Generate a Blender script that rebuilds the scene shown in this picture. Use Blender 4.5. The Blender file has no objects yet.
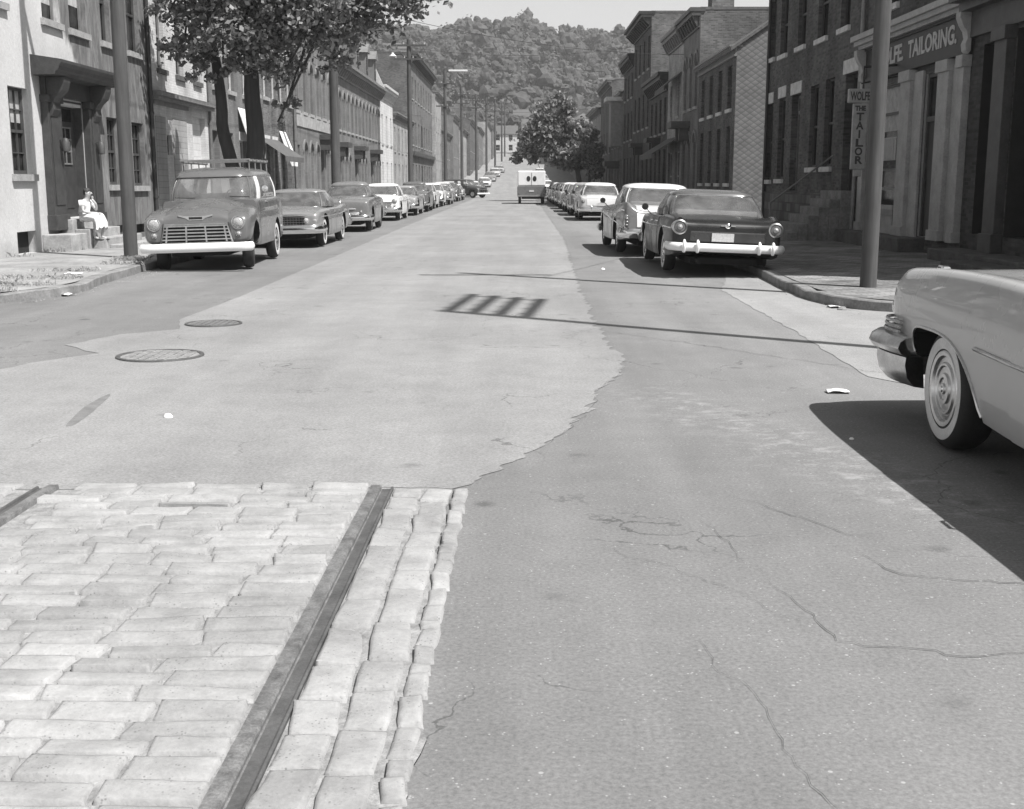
import bpy, bmesh, math, random
from mathutils import Vector, Matrix, noise
random.seed(11)
S = bpy.context.scene
C = S.collection
R = math.radians
PI = math.pi

# ------------------------------------------------------------------ helpers
class MB:
    """collects shapes and links them as one mesh object"""
    def __init__(s):
        s.v = []; s.f = []; s.m = []; s.mi = 0
    def add(s, vs, fs):
        b = len(s.v); s.v += [tuple(p) for p in vs]
        for f in fs:
            s.f.append([i + b for i in f]); s.m.append(s.mi)
        return s
    def box(s, x0, x1, y0, y1, z0, z1, M=None):
        vs = [Vector((x, y, z)) for z in (z0, z1) for y in (y0, y1) for x in (x0, x1)]
        if M is not None: vs = [M @ v for v in vs]
        return s.add(vs, [(0, 2, 3, 1), (4, 5, 7, 6), (0, 1, 5, 4), (2, 6, 7, 3), (0, 4, 6, 2), (1, 3, 7, 5)])
    def quad(s, a, b, c, d): return s.add([a, b, c, d], [(0, 1, 2, 3)])
    def tube(s, pts, rad, n=8, cap=True):
        pts = [Vector(p) for p in pts]
        if not hasattr(rad, '__len__'): rad = [rad] * len(pts)
        vs = []; up = None
        for i, p in enumerate(pts):
            t = (pts[min(i + 1, len(pts) - 1)] - pts[max(i - 1, 0)]).normalized()
            if up is None:
                up = Vector((0, 0, 1)) if abs(t.z) < .9 else Vector((1, 0, 0))
            a = t.cross(up).normalized(); b = a.cross(t).normalized(); up = b
            for k in range(n):
                q = 2 * PI * k / n
                vs.append(p + (a * math.cos(q) + b * math.sin(q)) * rad[i])
        fs = []
        for i in range(len(pts) - 1):
            for k in range(n):
                k2 = (k + 1) % n
                fs.append((i * n + k, i * n + k2, (i + 1) * n + k2, (i + 1) * n + k))
        if cap:
            fs.append(tuple(range(n))[::-1]); fs.append(tuple((len(pts) - 1) * n + k for k in range(n)))
        return s.add(vs, fs)
    def lathe(s, prof, M=None, n=24, mats=None):
        """prof: (radius, height) pairs; axis = local z, placed by M"""
        vs = []
        for r, h in prof:
            for k in range(n):
                q = 2 * PI * k / n
                v = Vector((r * math.cos(q), r * math.sin(q), h))
                vs.append(M @ v if M is not None else v)
        old = s.mi
        b = len(s.v); s.v += [tuple(p) for p in vs]
        for i in range(len(prof) - 1):
            if mats: s.mi = mats[i]
            for k in range(n):
                k2 = (k + 1) % n
                s.f.append([b + i * n + k, b + i * n + k2, b + (i + 1) * n + k2, b + (i + 1) * n + k]); s.m.append(s.mi)
        s.mi = old
        return s
    def prism(s, poly, z0, z1, M=None):
        """polygon (x,y) extruded in z"""
        n = len(poly)
        vs = [Vector((x, y, z0)) for x, y in poly] + [Vector((x, y, z1)) for x, y in poly]
        if M is not None: vs = [M @ v for v in vs]
        return s.add(vs, [tuple(range(n))[::-1], tuple(range(n, 2 * n))] + [(i, (i + 1) % n, n + (i + 1) % n, n + i) for i in range(n)])
    def grid(s, rows, close=False):
        """rows of equally many points -> quads"""
        n = len(rows[0]); vs = [p for r in rows for p in r]; fs = []
        for i in range(len(rows) - 1):
            for k in range(n if close else n - 1):
                k2 = (k + 1) % n
                fs.append((i * n + k, i * n + k2, (i + 1) * n + k2, (i + 1) * n + k))
        return s.add(vs, fs)
    def sweep(s, path, sec, cap=True):
        """path: plan points (x,y,z); sec: closed list of (outward, up)"""
        P = [Vector(p) for p in path]; rows = []
        for i, p in enumerate(P):
            t = P[min(i + 1, len(P) - 1)] - P[max(i - 1, 0)]; t.z = 0; t.normalize()
            o = Vector((t.y, -t.x, 0))
            rows.append([p + o * a + Vector((0, 0, b)) for a, b in sec])
        s.grid(rows, True)
        if cap:
            n = len(sec); b = len(s.v) - n * len(P)
            s.f.append([b + k for k in range(n)][::-1]); s.m.append(s.mi)
            s.f.append([b + (len(P) - 1) * n + k for k in range(n)]); s.m.append(s.mi)
        return s
    def mesh(s, name, mats, ang=None, fix=True):
        me = bpy.data.meshes.new(name)
        me.from_pydata(s.v, [], s.f)
        for m in (mats if isinstance(mats, (list, tuple)) else [mats]): me.materials.append(m)
        me.polygons.foreach_set('material_index', s.m)
        if fix and len(s.f) < 20000:
            bm = bmesh.new(); bm.from_mesh(me)
            bmesh.ops.recalc_face_normals(bm, faces=bm.faces[:])
            bm.to_mesh(me); bm.free()
        if ang is not None:
            me.polygons.foreach_set('use_smooth', [True] * len(me.polygons))
            me.set_sharp_from_angle(angle=R(ang))
        me.update()
        return me
    def build(s, name, mats, parent=None, ang=None, bevel=0, fix=True):
        return link(name, s.mesh(name, mats, ang, fix), parent, bevel)

def link(name, me, parent=None, bevel=0):
    o = bpy.data.objects.new(name, me); C.objects.link(o)
    if parent is not None: o.parent = parent
    if bevel:
        b = o.modifiers.new('bevel', 'BEVEL'); b.width = bevel; b.segments = 2; b.limit_method = 'ANGLE'; b.angle_limit = R(40)
    return o

def tag(o, label=None, cat=None, group=None, kind=None):
    if label: o['label'] = label
    if cat: o['category'] = cat
    if group: o['group'] = group
    if kind: o['kind'] = kind
    return o

def thing(name, label, cat, loc=(0, 0, 0), rz=0, group=None):
    o = bpy.data.objects.new(name, None); C.objects.link(o)
    o.location = loc; o.rotation_euler = (0, 0, rz); o.empty_display_size = .3
    return tag(o, label, cat, group)

def copy_tree(o, parent=None):
    c = o.copy(); C.objects.link(c)
    if parent is not None: c.parent = parent
    for ch in list(o.children): copy_tree(ch, c)
    return c

def cat_rom(p, n):
    """resample a list of tuples with Catmull-Rom, n sub-steps per span"""
    out = []; L = len(p)
    for i in range(L - 1):
        a, b, c, d = p[max(i - 1, 0)], p[i], p[i + 1], p[min(i + 2, L - 1)]
        for k in range(n):
            t = k / n
            out.append(tuple(.5 * ((2 * b[j]) + (-a[j] + c[j]) * t + (2 * a[j] - 5 * b[j] + 4 * c[j] - d[j]) * t * t + (-a[j] + 3 * b[j] - 3 * c[j] + d[j]) * t ** 3) for j in range(len(b))))
    out.append(tuple(p[-1])); return out

def lerp(a, b, t): return a + (b - a) * t
def smooth(t): t = max(0, min(1, t)); return t * t * (3 - 2 * t)

# ------------------------------------------------------------------ materials
class NT:
    def __init__(s, name):
        s.m = bpy.data.materials.new(name); s.m.use_nodes = True
        s.n = s.m.node_tree.nodes; s.l = s.m.node_tree.links
        s.b = s.n['Principled BSDF']
        s.tc = s.n.new('ShaderNodeTexCoord')
    def new(s, t, **k):
        o = s.n.new(t)
        for a, b in k.items(): setattr(o, a, b)
        return o
    def map(s, scale=(1, 1, 1), src='Object', rot=(0, 0, 0), loc=(0, 0, 0)):
        m = s.new('ShaderNodeMapping'); s.l.new(s.tc.outputs[src], m.inputs[0])
        m.inputs['Scale'].default_value = scale; m.inputs['Rotation'].default_value = rot; m.inputs['Location'].default_value = loc
        return m.outputs[0]
    def noise(s, scale, vec=None, detail=6, rough=.6, dist=0):
        t = s.new('ShaderNodeTexNoise'); t.inputs['Scale'].default_value = scale; t.inputs['Detail'].default_value = detail
        t.inputs['Roughness'].default_value = rough; t.inputs['Distortion'].default_value = dist
        s.l.new(vec if vec is not None else s.tc.outputs['Object'], t.inputs['Vector']); return t.outputs['Fac']
    def voro(s, scale, vec=None, feature='F1', rnd=1):
        t = s.new('ShaderNodeTexVoronoi', feature=feature); t.inputs['Scale'].default_value = scale
        t.inputs['Randomness'].default_value = rnd
        s.l.new(vec if vec is not None else s.tc.outputs['Object'], t.inputs['Vector']); return t
    def ramp(s, fac, a, b, lo=0., hi=1.):
        t = s.new('ShaderNodeMapRange'); t.clamp = True
        s.l.new(fac, t.inputs[0]); t.inputs[1].default_value = a; t.inputs[2].default_value = b
        t.inputs[3].default_value = lo; t.inputs[4].default_value = hi; return t.outputs[0]
    def math(s, op, a, b=0.):
        t = s.new('ShaderNodeMath', operation=op)
        for i, x in enumerate((a, b)):
            if isinstance(x, (int, float)): t.inputs[i].default_value = x
            else: s.l.new(x, t.inputs[i])
        return t.outputs[0]
    def mix(s, f, a, b):
        """float mix"""
        t = s.new('ShaderNodeMix', data_type='FLOAT')
        for i, x in ((0, f), (2, a), (3, b)):
            if isinstance(x, (int, float)): t.inputs[i].default_value = x
            else: s.l.new(x, t.inputs[i])
        return t.outputs[0]
    def color(s, val):
        s.l.new(val, s.b.inputs['Base Color']); return s
    def bump(s, h, strength=.3, dist=.01):
        t = s.new('ShaderNodeBump'); t.inputs['Strength'].default_value = strength; t.inputs['Distance'].default_value = dist
        s.l.new(h, t.inputs['Height']); s.l.new(t.outputs[0], s.b.inputs['Normal']); return s
    def set(s, **k):
        for a, b in k.items(): s.b.inputs[a.replace('_', ' ')].default_value = b
        return s
    def xyz(s, src='Object'):
        t = s.new('ShaderNodeSeparateXYZ'); s.l.new(s.tc.outputs[src], t.inputs[0]); return t.outputs

def plain(name, g, rough=.75, var=.18, scale=3., bump=.0, bscale=40, metal=0., coat=0., spec=.5):
    t = NT(name)
    n = t.noise(scale, detail=8); n2 = t.noise(scale * 9, detail=4)
    v = t.math('MULTIPLY', t.ramp(n, .3, .7, 1 - var, 1 + var), t.ramp(n2, .3, .7, 1 - var * .6, 1 + var * .6))
    t.color(t.math('MULTIPLY', v, g))
    t.set(Roughness=rough, Metallic=metal)
    t.b.inputs['Specular IOR Level'].default_value = spec
    if coat: t.b.inputs['Coat Weight'].default_value = coat; t.b.inputs['Coat Roughness'].default_value = .04
    if bump: t.bump(t.noise(bscale, detail=8), bump, .01)
    return t.m

def paint(name, g, rough=.3, coat=.6):
    t = NT(name); n = t.noise(1.7, detail=6); d = t.noise(60, detail=3)
    z = t.xyz()[2]
    dust_sheen = t.math('MULTIPLY', t.ramp(z, .7, .2), t.ramp(n, .35, .65))     # road dirt on the lower panels
    c = t.mix(t.math('MULTIPLY', dust_sheen, .3 if g > .03 else .1), t.math('MULTIPLY', t.ramp(n, .3, .7, .94, 1.06), g), .13)
    t.color(c); t.l.new(t.math('ADD', t.ramp(n, .3, .7, rough - .1, rough + .06), t.math('MULTIPLY', dust_sheen, .3)), t.b.inputs['Roughness'])
    t.b.inputs['Coat Weight'].default_value = coat if g > .03 else .15; t.b.inputs['Coat Roughness'].default_value = .03
    t.bump(d, .03, .002)
    if g < .03: t.b.inputs['Specular IOR Level'].default_value = .4
    return t.m

def brick(name, g, mortar, bw=.21, bh=.072, var=.35, axis='yz', stain=.35, rough=.85, msize=.012, bump=.5, off=.5):
    t = NT(name); x = t.xyz()
    cb = t.new('ShaderNodeCombineXYZ')
    if axis == 'yz':      # works on facades and on side walls alike: run along x+y
        t.l.new(t.math('ADD', x[0], x[1]), cb.inputs[0])
    else: t.l.new(x[0], cb.inputs[0])
    t.l.new(x[2] if axis == 'yz' else x[1], cb.inputs[1])
    b = t.new('ShaderNodeTexBrick'); t.l.new(cb.outputs[0], b.inputs[0])
    b.inputs['Scale'].default_value = 1; b.inputs['Brick Width'].default_value = bw; b.inputs['Row Height'].default_value = bh
    b.inputs['Mortar Size'].default_value = msize; b.inputs['Mortar Smooth'].default_value = .3; b.offset = off
    lo, hi = g * (1 - var), g * (1 + var)
    b.inputs['Color1'].default_value = (lo, lo, lo, 1); b.inputs['Color2'].default_value = (hi, hi, hi, 1)
    b.inputs['Mortar'].default_value = (mortar, mortar, mortar, 1)
    n = t.noise(.7, detail=8); n2 = t.noise(3.2, t.map((1, 1, .25)), detail=6)
    st = t.math('MULTIPLY', t.ramp(n, .35, .7, 1 - stain, 1 + stain * .5), t.ramp(n2, .3, .75, 1 - stain * .5, 1 + stain * .3))
    t.color(t.math('MULTIPLY', st, b.outputs['Color']))
    t.set(Roughness=rough); t.b.inputs['Specular IOR Level'].default_value = .2
    t.bump(t.math('ADD', t.math('MULTIPLY', b.outputs['Fac'], -1.), t.math('MULTIPLY', t.noise(70), .4)), bump, .008)
    return t.m

M = {}
M['trim_light'] = plain('painted_trim_light', .5, .6, .2, 4, .15)
M['trim_grey'] = plain('painted_trim_grey', .22, .6, .2, 4, .15)
M['trim_mid'] = plain('painted_trim_mid', .17, .6, .22, 4, .15)
M['trim_dark'] = plain('painted_trim_dark', .06, .55, .25, 4, .15)
M['trim_black'] = plain('painted_trim_black', .025, .5, .25, 4, .1)
M['stone_light'] = plain('dressed_stone_light', .55, .85, .2, 5, .4)
M['stone'] = plain('dressed_stone', .32, .9, .3, 3, .5)
M['stone_dark'] = plain('soot_dark_stone', .09, .9, .35, 3, .5)
M['concrete'] = plain('old_concrete', .34, .9, .3, 2, .4)
M['roof'] = plain('roof_slate', .09, .8, .35, 6, .4)
M['roof_light'] = plain('roof_tin_painted', .55, .5, .2, 3, .1)
M['void'] = plain('dark_hollow', .012, .9, .1)
M['door_dark'] = plain('door_paint_dark', .045, .5, .25, 5, .15)
M['door_grey'] = plain('door_paint_grey', .2, .5, .25, 5, .15)
M['curtain'] = plain('curtain_cloth', .38, .9, .25, 7, .2)
M['pipe'] = plain('downpipe_iron', .12, .55, .3, 3, .1)
M['pipe_dark'] = plain('downpipe_dark', .035, .55, .3, 3, .1)
M['iron'] = plain('wrought_iron', .03, .5, .3, 5, .1, metal=.3)
M['chrome'] = plain('chrome_plate', .8, .12, .06, 5, metal=1.)
M['chrome_dull'] = plain('worn_chrome', .62, .28, .2, 6, metal=1.)
M['white_bumper'] = plain('white_painted_steel', .82, .35, .06, 3, coat=.3)
M['rubber'] = plain('tyre_rubber', .022, .8, .25, 9, .3, 60)
M['whitewall'] = plain('whitewall_rubber', .6, .7, .15, 7)
M['under'] = plain('underbody_black', .01, .9, .2)
M['lens'] = plain('glass_lens', .34, .1, .45, 45, coat=.8)
M['tail_lens'] = plain('tail_lens', .12, .2, .2, 20, coat=.8)
M['plate'] = plain('licence_plate', .5, .5, .2, 30)
M['seat_cloth'] = plain('seat_cloth', .16, .9, .2, 6)
M['wire'] = plain('wire_black', .02, .7, .1)
M['insulator'] = plain('insulator_glass', .3, .3, .1)
M['canvas'] = plain('awning_canvas', .1, .9, .25, 3, .2)
M['skin'] = plain('skin', .42, .6, .08, 9)
M['hair'] = plain('hair_dark', .04, .7, .3, 30, .4, 90)
M['blouse'] = plain('pale_cloth', .72, .9, .08, 9, .2)
M['skirt'] = plain('pale_skirt_cloth', .66, .9, .12, 9, .2)
M['shoe'] = plain('shoe_leather', .05, .5, .2, 9)
M['paper'] = plain('paper', .85, .8, .06, 20)
M['stone_small'] = plain('loose_stone', .2, .9, .25, 40)
M['lamp_white'] = plain('lamp_enamel', .75, .4, .08, 5)

def mk_glass(name, tint=.72, dust_sheen=.06):
    t = NT(name); nt = t
    tr = t.new('ShaderNodeBsdfTransparent'); tr.inputs[0].default_value = (tint, tint, tint, 1)
    gl = t.new('ShaderNodeBsdfGlossy'); gl.inputs['Roughness'].default_value = .03
    di = t.new('ShaderNodeBsdfDiffuse'); di.inputs[0].default_value = (.5, .5, .5, 1)
    fr = t.new('ShaderNodeFresnel'); fr.inputs[0].default_value = 1.5
    m1 = t.new('ShaderNodeMixShader'); m2 = t.new('ShaderNodeMixShader')
    t.l.new(t.math('ADD', t.math('MULTIPLY', fr.outputs[0], 1.2), .03), m1.inputs[0]); t.l.new(tr.outputs[0], m1.inputs[1]); t.l.new(gl.outputs[0], m1.inputs[2])
    t.l.new(t.ramp(t.noise(3), .3, .7, dust_sheen * .5, dust_sheen * 1.5), m2.inputs[0]); t.l.new(m1.outputs[0], m2.inputs[1]); t.l.new(di.outputs[0], m2.inputs[2])  # thin dust plus sky reflection put into the colour as diffuse grey
    t.l.new(m2.outputs[0], t.n['Material Output'].inputs[0]); return t.m
M['car_glass'] = mk_glass('car_glass', .9, .17)

def mk_pane():
    """old window glass in front of a dim room: dark, glossy, slightly wavy"""
    t = NT('old_window_glass'); n = t.noise(2.2, detail=4)
    t.color(t.ramp(n, .4, .65, .008, .035)); t.set(Roughness=.12); t.b.inputs['Specular IOR Level'].default_value = .22
    t.bump(t.noise(3.5, detail=2), .12, .02); return t.m
M['pane'] = mk_pane()

def mk_stucco():
    t = NT('weathered_stucco'); x = t.xyz()
    n = t.noise(.9, detail=8); f = t.noise(14, detail=6)
    streak = t.noise(2.6, t.map((1, 1.5, .42)), detail=10, rough=.75, dist=.8)
    base = t.math('MULTIPLY', t.ramp(n, .3, .7, .47, .6), t.ramp(f, .3, .7, .9, 1.08))
    # grey washed-down area beyond the door: own slanted outline, vertical streaks in it
    edge = t.math('ADD', t.math('SUBTRACT', x[1], t.math('MULTIPLY', t.math('MAXIMUM', t.math('SUBTRACT', 4.6, x[2]), -.25), 1.15)), t.math('MULTIPLY', t.math('SUBTRACT', t.noise(1.6, t.map((1, 1, .35)), detail=7), .5), 1.6))
    zone = t.ramp(edge, 9.75, 10.0)
    zone = t.math('MAXIMUM', zone, t.ramp(x[1], 10.6, 10.9))
    g = t.mix(t.ramp(streak, .42, .68), .12, .27)
    c = t.mix(zone, base, g)
    low = t.ramp(t.math('ADD', x[2], t.math('MULTIPLY', n, .5)), .45, .75)
    c = t.math('MULTIPLY', c, t.mix(low, .82, 1.))
    t.color(c); t.set(Roughness=.95); t.b.inputs['Specular IOR Level'].default_value = .15
    t.bump(t.math('ADD', f, t.math('MULTIPLY', t.noise(60), .5)), .5, .012); return t.m
M['stucco'] = mk_stucco()

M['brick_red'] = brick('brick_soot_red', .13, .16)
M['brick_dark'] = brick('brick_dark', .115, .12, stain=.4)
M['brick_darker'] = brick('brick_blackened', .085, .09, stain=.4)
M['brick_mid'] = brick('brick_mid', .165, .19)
M['brick_paint'] = brick('brick_painted_cream', .6, .55, var=.08, stain=.3, bump=.3)
M['brick_grey'] = brick('brick_painted_grey', .2, .185, var=.12, stain=.3, bump=.3)
M['brick_light'] = brick('brick_pale', .36, .38, var=.2)
M['rubble'] = brick('coursed_rubble_stone', .17, .12, .55, .27, .35, stain=.4, msize=.025, bump=.8)
M['paver'] = brick('sidewalk_brick', .26, .17, .22, .11, .3, axis='xy', stain=.45, msize=.012, bump=.5)
M['clapboard'] = brick('clapboard', .36, .24, 6., .16, .06, stain=.25, msize=.008)
M['block_white'] = brick('white_block', .62, .5, .4, .2, .06, stain=.15)

def mk_shingle():
    """diamond patterned asphalt shingle siding"""
    t = NT('diamond_shingle'); x = t.xyz()
    u = t.math('ADD', x[0], x[1]); v = x[2]
    p = t.math('ADD', t.math('MULTIPLY', u, 3.0), t.math('MULTIPLY', v, 4.4)); q = t.math('SUBTRACT', t.math('MULTIPLY', u, 3.0), t.math('MULTIPLY', v, 4.4))
    fp = t.math('FRACT', t.math('ADD', p, 200.)); fq = t.math('FRACT', t.math('ADD', q, 200.))
    d = t.math('MINIMUM', fp, t.math('SUBTRACT', 1., fq))
    c = t.mix(t.ramp(d, .04, .3), .1, t.math('ADD', .14, t.math('MULTIPLY', t.math('SUBTRACT', fp, fq), .06)))
    t.color(t.math('MULTIPLY', c, t.ramp(t.noise(2., detail=7), .3, .7, .8, 1.2))); t.set(Roughness=.9)
    t.bump(d, .2, .01); return t.m
M['shingle'] = mk_shingle()

def mk_wood_pole(name, g):
    t = NT(name); s_ = t.noise(9, t.map((1, 1, .06)), detail=8, rough=.7); n = t.noise(1.3, detail=5)
    t.color(t.math('MULTIPLY', t.ramp(s_, .3, .7, g * .6, g * 1.4), t.ramp(n, .3, .7, .8, 1.15))); t.set(Roughness=.9)
    t.bump(s_, .5, .01); return t.m
M['pole'] = mk_wood_pole('weathered_pole', .07)
M['bark'] = mk_wood_pole('tree_bark', .05)

def mk_leaf(name, lo, hi):
    t = NT(name)
    g = t.new('ShaderNodeNewGeometry')
    n = t.noise(.8, detail=3)
    c = t.mix(g.outputs['Random Per Island'], lo, hi)
    c = t.math('MULTIPLY', c, t.ramp(n, .3, .7, .75, 1.25))
    t.color(c); t.set(Roughness=.6); t.b.inputs['Specular IOR Level'].default_value = .35
    tl = t.new('ShaderNodeBsdfTranslucent'); t.l.new(c, tl.inputs[0])
    mx = t.new('ShaderNodeMixShader'); mx.inputs[0].default_value = .3
    t.l.new(t.b.outputs[0], mx.inputs[1]); t.l.new(tl.outputs[0], mx.inputs[2]); t.l.new(mx.outputs[0], t.n['Material Output'].inputs[0])
    return t.m
M['leaf'] = mk_leaf('street_tree_leaf', .09, .36)
M['leaf_far'] = mk_leaf('far_tree_leaf', .1, .3)
M['wood_leaf'] = mk_leaf('hill_woods_leaf', .05, .12)
M['grass'] = mk_leaf('grass_blade', .25, .5)

def mk_asphalt(name, g, speck, light=0., dark=.0, streak=False, scale=1.):
    t = NT(name)
    n = t.noise(.35, detail=8, rough=.65); n1 = t.noise(2.6, detail=8, rough=.7); f = t.noise(60, detail=8, rough=.8)
    v = t.voro(55); v2 = t.voro(17); v3 = t.voro(2.3)
    c = t.math('MULTIPLY', t.ramp(n, .3, .7, g * .86, g * 1.12), t.ramp(n1, .25, .75, .9, 1.1))
    c = t.math('MULTIPLY', c, t.ramp(f, .3, .7, .6, 1.4))
    if speck:      # pale aggregate showing here and there
        hit = t.math('MULTIPLY', t.ramp(v.outputs['Distance'], .24, .14), t.ramp(t.noise(23, detail=1), .58, .62))
        c = t.mix(t.math('MULTIPLY', hit, speck), c, .5)
        hit2 = t.math('MULTIPLY', t.ramp(v2.outputs['Distance'], .14, .1), t.ramp(t.noise(7.3, detail=1), .60, .63))
        c = t.mix(t.math('MULTIPLY', hit2, speck), c, .46)
    if dark:       # oil spots
        spot = t.math('MULTIPLY', t.ramp(t.math('ADD', v3.outputs['Distance'], t.math('MULTIPLY', n1, .12)), .24, .14), t.ramp(t.noise(1.1, detail=2), .52, .6))
        c = t.math('MULTIPLY', c, t.mix(t.math('MULTIPLY', spot, dark), 1., .62))
    x = t.xyz()
    if streak:     # ragged pale band where the topping has worn through, running along the right wheel track
        band = t.math('ADD', t.math('SUBTRACT', x[0], t.math('MULTIPLY', t.math('SUBTRACT', 7.6, x[1]), .36)), -1.45)
        band = t.ramp(t.math('ABSOLUTE', t.math('ADD', band, t.math('MULTIPLY', t.math('SUBTRACT', n1, .5), .9))), .55, .12)
        ylim = t.math('MULTIPLY', t.ramp(x[1], 4.9, 5.6), t.ramp(x[1], 9.6, 8.6))
        sp = t.ramp(t.noise(4.5, t.map((1.3, 1.9, 1)), detail=8, rough=.8), .5, .62)
        c = t.mix(t.math('MULTIPLY', t.math('MULTIPLY', band, ylim), t.math('MULTIPLY', sp, .62)), c, .33)
        wear = t.ramp(x[0], .9, 2.6, 1., 1.18); c = t.math('MULTIPLY', c, wear)
    ve = t.new('ShaderNodeTexVoronoi', feature='DISTANCE_TO_EDGE'); ve.inputs['Scale'].default_value = .75     # faint web of hairline cracks
    wv = t.new('ShaderNodeVectorMath', operation='ADD'); t.l.new(t.tc.outputs['Object'], wv.inputs[0]); wt = t.new('ShaderNodeTexNoise'); wt.inputs['Scale'].default_value = 2.2; wt.inputs['Detail'].default_value = 8
    ws = t.new('ShaderNodeVectorMath', operation='SCALE'); t.l.new(t.tc.outputs['Object'], wt.inputs['Vector']); t.l.new(wt.outputs['Color'], ws.inputs[0]); ws.inputs['Scale'].default_value = .7; t.l.new(ws.outputs[0], wv.inputs[1]); t.l.new(wv.outputs[0], ve.inputs['Vector'])
    web = t.math('MULTIPLY', t.ramp(ve.outputs['Distance'], .006, .002), t.ramp(t.noise(.55, detail=3), .48, .6))
    c = t.math('MULTIPLY', c, t.mix(web, 1., .55))
    lane = t.noise(.9, t.map((1.6, .12, 1)), detail=5); c = t.math('MULTIPLY', c, t.ramp(lane, .35, .68, .9, 1.09))     # wheel lanes
    t.color(c); t.set(Roughness=.92); t.b.inputs['Specular IOR Level'].default_value = .25
    t.bump(t.math('ADD', f, t.math('MULTIPLY', v.outputs['Distance'], .5)), .14, .006)
    return t.m
M['asphalt'] = mk_asphalt('asphalt_dark', .178, .5, dark=1., streak=True)
M['asphalt_left'] = mk_asphalt('asphalt_gutter', .155, .3, dark=.6)
M['asphalt_light'] = mk_asphalt('asphalt_pale_patch', .245, .12, dark=.7)
M['asphalt_strip'] = mk_asphalt('concrete_gutter_strip', .275, .2, dark=.3)
M['tar'] = plain('tar_dark', .05, .8, .3, 8, .3)
M['crack'] = plain('crack_dark', .05, .95, .4, 20)
M['mortar'] = plain('mortar_bed', .25, .95, .35, 14, .7, 50)
M['rail'] = plain('rail_steel', .17, .5, .45, 14, .35, 60, metal=.2)
M['rail_dark'] = plain('rail_groove', .085, .6, .3, 8, .25, 60)
M['sidewalk'] = plain('sidewalk_concrete', .25, .92, .3, 1.3, .4)
M['kerb'] = plain('kerb_stone', .2, .9, .35, 4, .6)
M['dirt'] = plain('bare_ground', .2, .95, .35, .8, .6)
M['woods_mass'] = plain('hill_crown_mass', .06, .95, .5, .35, 1., 1.2)
M['hill_soil'] = plain('hill_undergrowth', .07, .95, .4, .15)

def mk_cobble():
    t = NT('granite_setts'); g = t.new('ShaderNodeNewGeometry')
    n = t.noise(6, detail=8, rough=.7); f = t.noise(60, detail=6, rough=.7)
    c = t.math('MULTIPLY', t.mix(g.outputs['Random Per Island'], .31, .38), t.ramp(n, .3, .7, .7, 1.14))
    c = t.math('MULTIPLY', c, t.ramp(f, .3, .7, .88, 1.08))
    c = t.math('MULTIPLY', c, t.ramp(t.noise(1.1, detail=6), .32, .68, .78, 1.1)); pit = t.voro(70); c = t.math('MULTIPLY', c, t.mix(t.math('MULTIPLY', t.ramp(pit.outputs['Distance'], .3, .15), t.ramp(t.noise(19, detail=2), .5, .6)), 1., .6))
    t.color(c); t.set(Roughness=.85); t.bump(t.math('ADD', n, t.math('MULTIPLY', f, .5)), .45, .012); return t.m
M['cobble'] = mk_cobble()

# ------------------------------------------------------------------ camera, sky, sun
cam = bpy.data.objects.new('camera', bpy.data.cameras.new('camera')); C.objects.link(cam)
cam.data.sensor_width = 36; cam.data.lens = 36 * 1200 / 1024
cam.location = (0, 0, 1.55)
cam.rotation_euler = (R(90 - 10.504), 0, R(.2347))
cam.data.clip_end = 5000
S.camera = cam
S.render.resolution_x, S.render.resolution_y = 1024, 809

EL = 57.
sd = Vector((.8 * math.cos(R(EL)), -.6 * math.cos(R(EL)), math.sin(R(EL))))      # towards the sun
sun = bpy.data.objects.new('sun', bpy.data.lights.new('sun', 'SUN')); C.objects.link(sun)
sun.data.energy = 4.2; sun.data.angle = R(.53); sun.data.color = (1, .985, .97)
sun.rotation_euler = sd.to_track_quat('Z', 'Y').to_euler()
W = bpy.data.worlds.new('World'); S.world = W; W.use_nodes = True
wn, wl = W.node_tree.nodes, W.node_tree.links
sky = wn.new('ShaderNodeTexSky'); sky.sky_type = 'NISHITA'; sky.sun_disc = False
sky.sun_elevation = R(EL); sky.sun_rotation = math.atan2(sd.x, sd.y)
sky.dust_density = 3.; sky.air_density = 1.2; sky.altitude = 200
bw = wn.new('ShaderNodeRGBToBW'); wl.new(sky.outputs[0], bw.inputs[0])       # black-and-white film
bg = wn['Background']; 
wtc = wn.new('ShaderNodeTexCoord'); sx = wn.new('ShaderNodeSeparateXYZ'); wl.new(wtc.outputs['Generated'], sx.inputs[0])
mr = wn.new('ShaderNodeMapRange'); mr.interpolation_type = 'SMOOTHSTEP'; wl.new(sx.outputs[2], mr.inputs[0]); mr.inputs[1].default_value = .55; mr.inputs[2].default_value = 0.; mr.inputs[3].default_value = 0.; mr.inputs[4].default_value = 4.2   # summer haze whitening the low sky
ad = wn.new('ShaderNodeMath'); ad.operation = 'ADD'; wl.new(bw.outputs[0], ad.inputs[0]); wl.new(mr.outputs[0], ad.inputs[1]); wl.new(ad.outputs[0], bg.inputs[0]); bg.inputs[1].default_value = .06
vs = S.view_settings; vs.view_transform = 'Standard'; vs.look = 'None'; vs.gamma = 1; vs.exposure = .82; vs.use_curve_mapping = False
S.cycles.use_denoising = True
S.cycles.max_bounces = 6; S.cycles.transparent_max_bounces = 12
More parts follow.
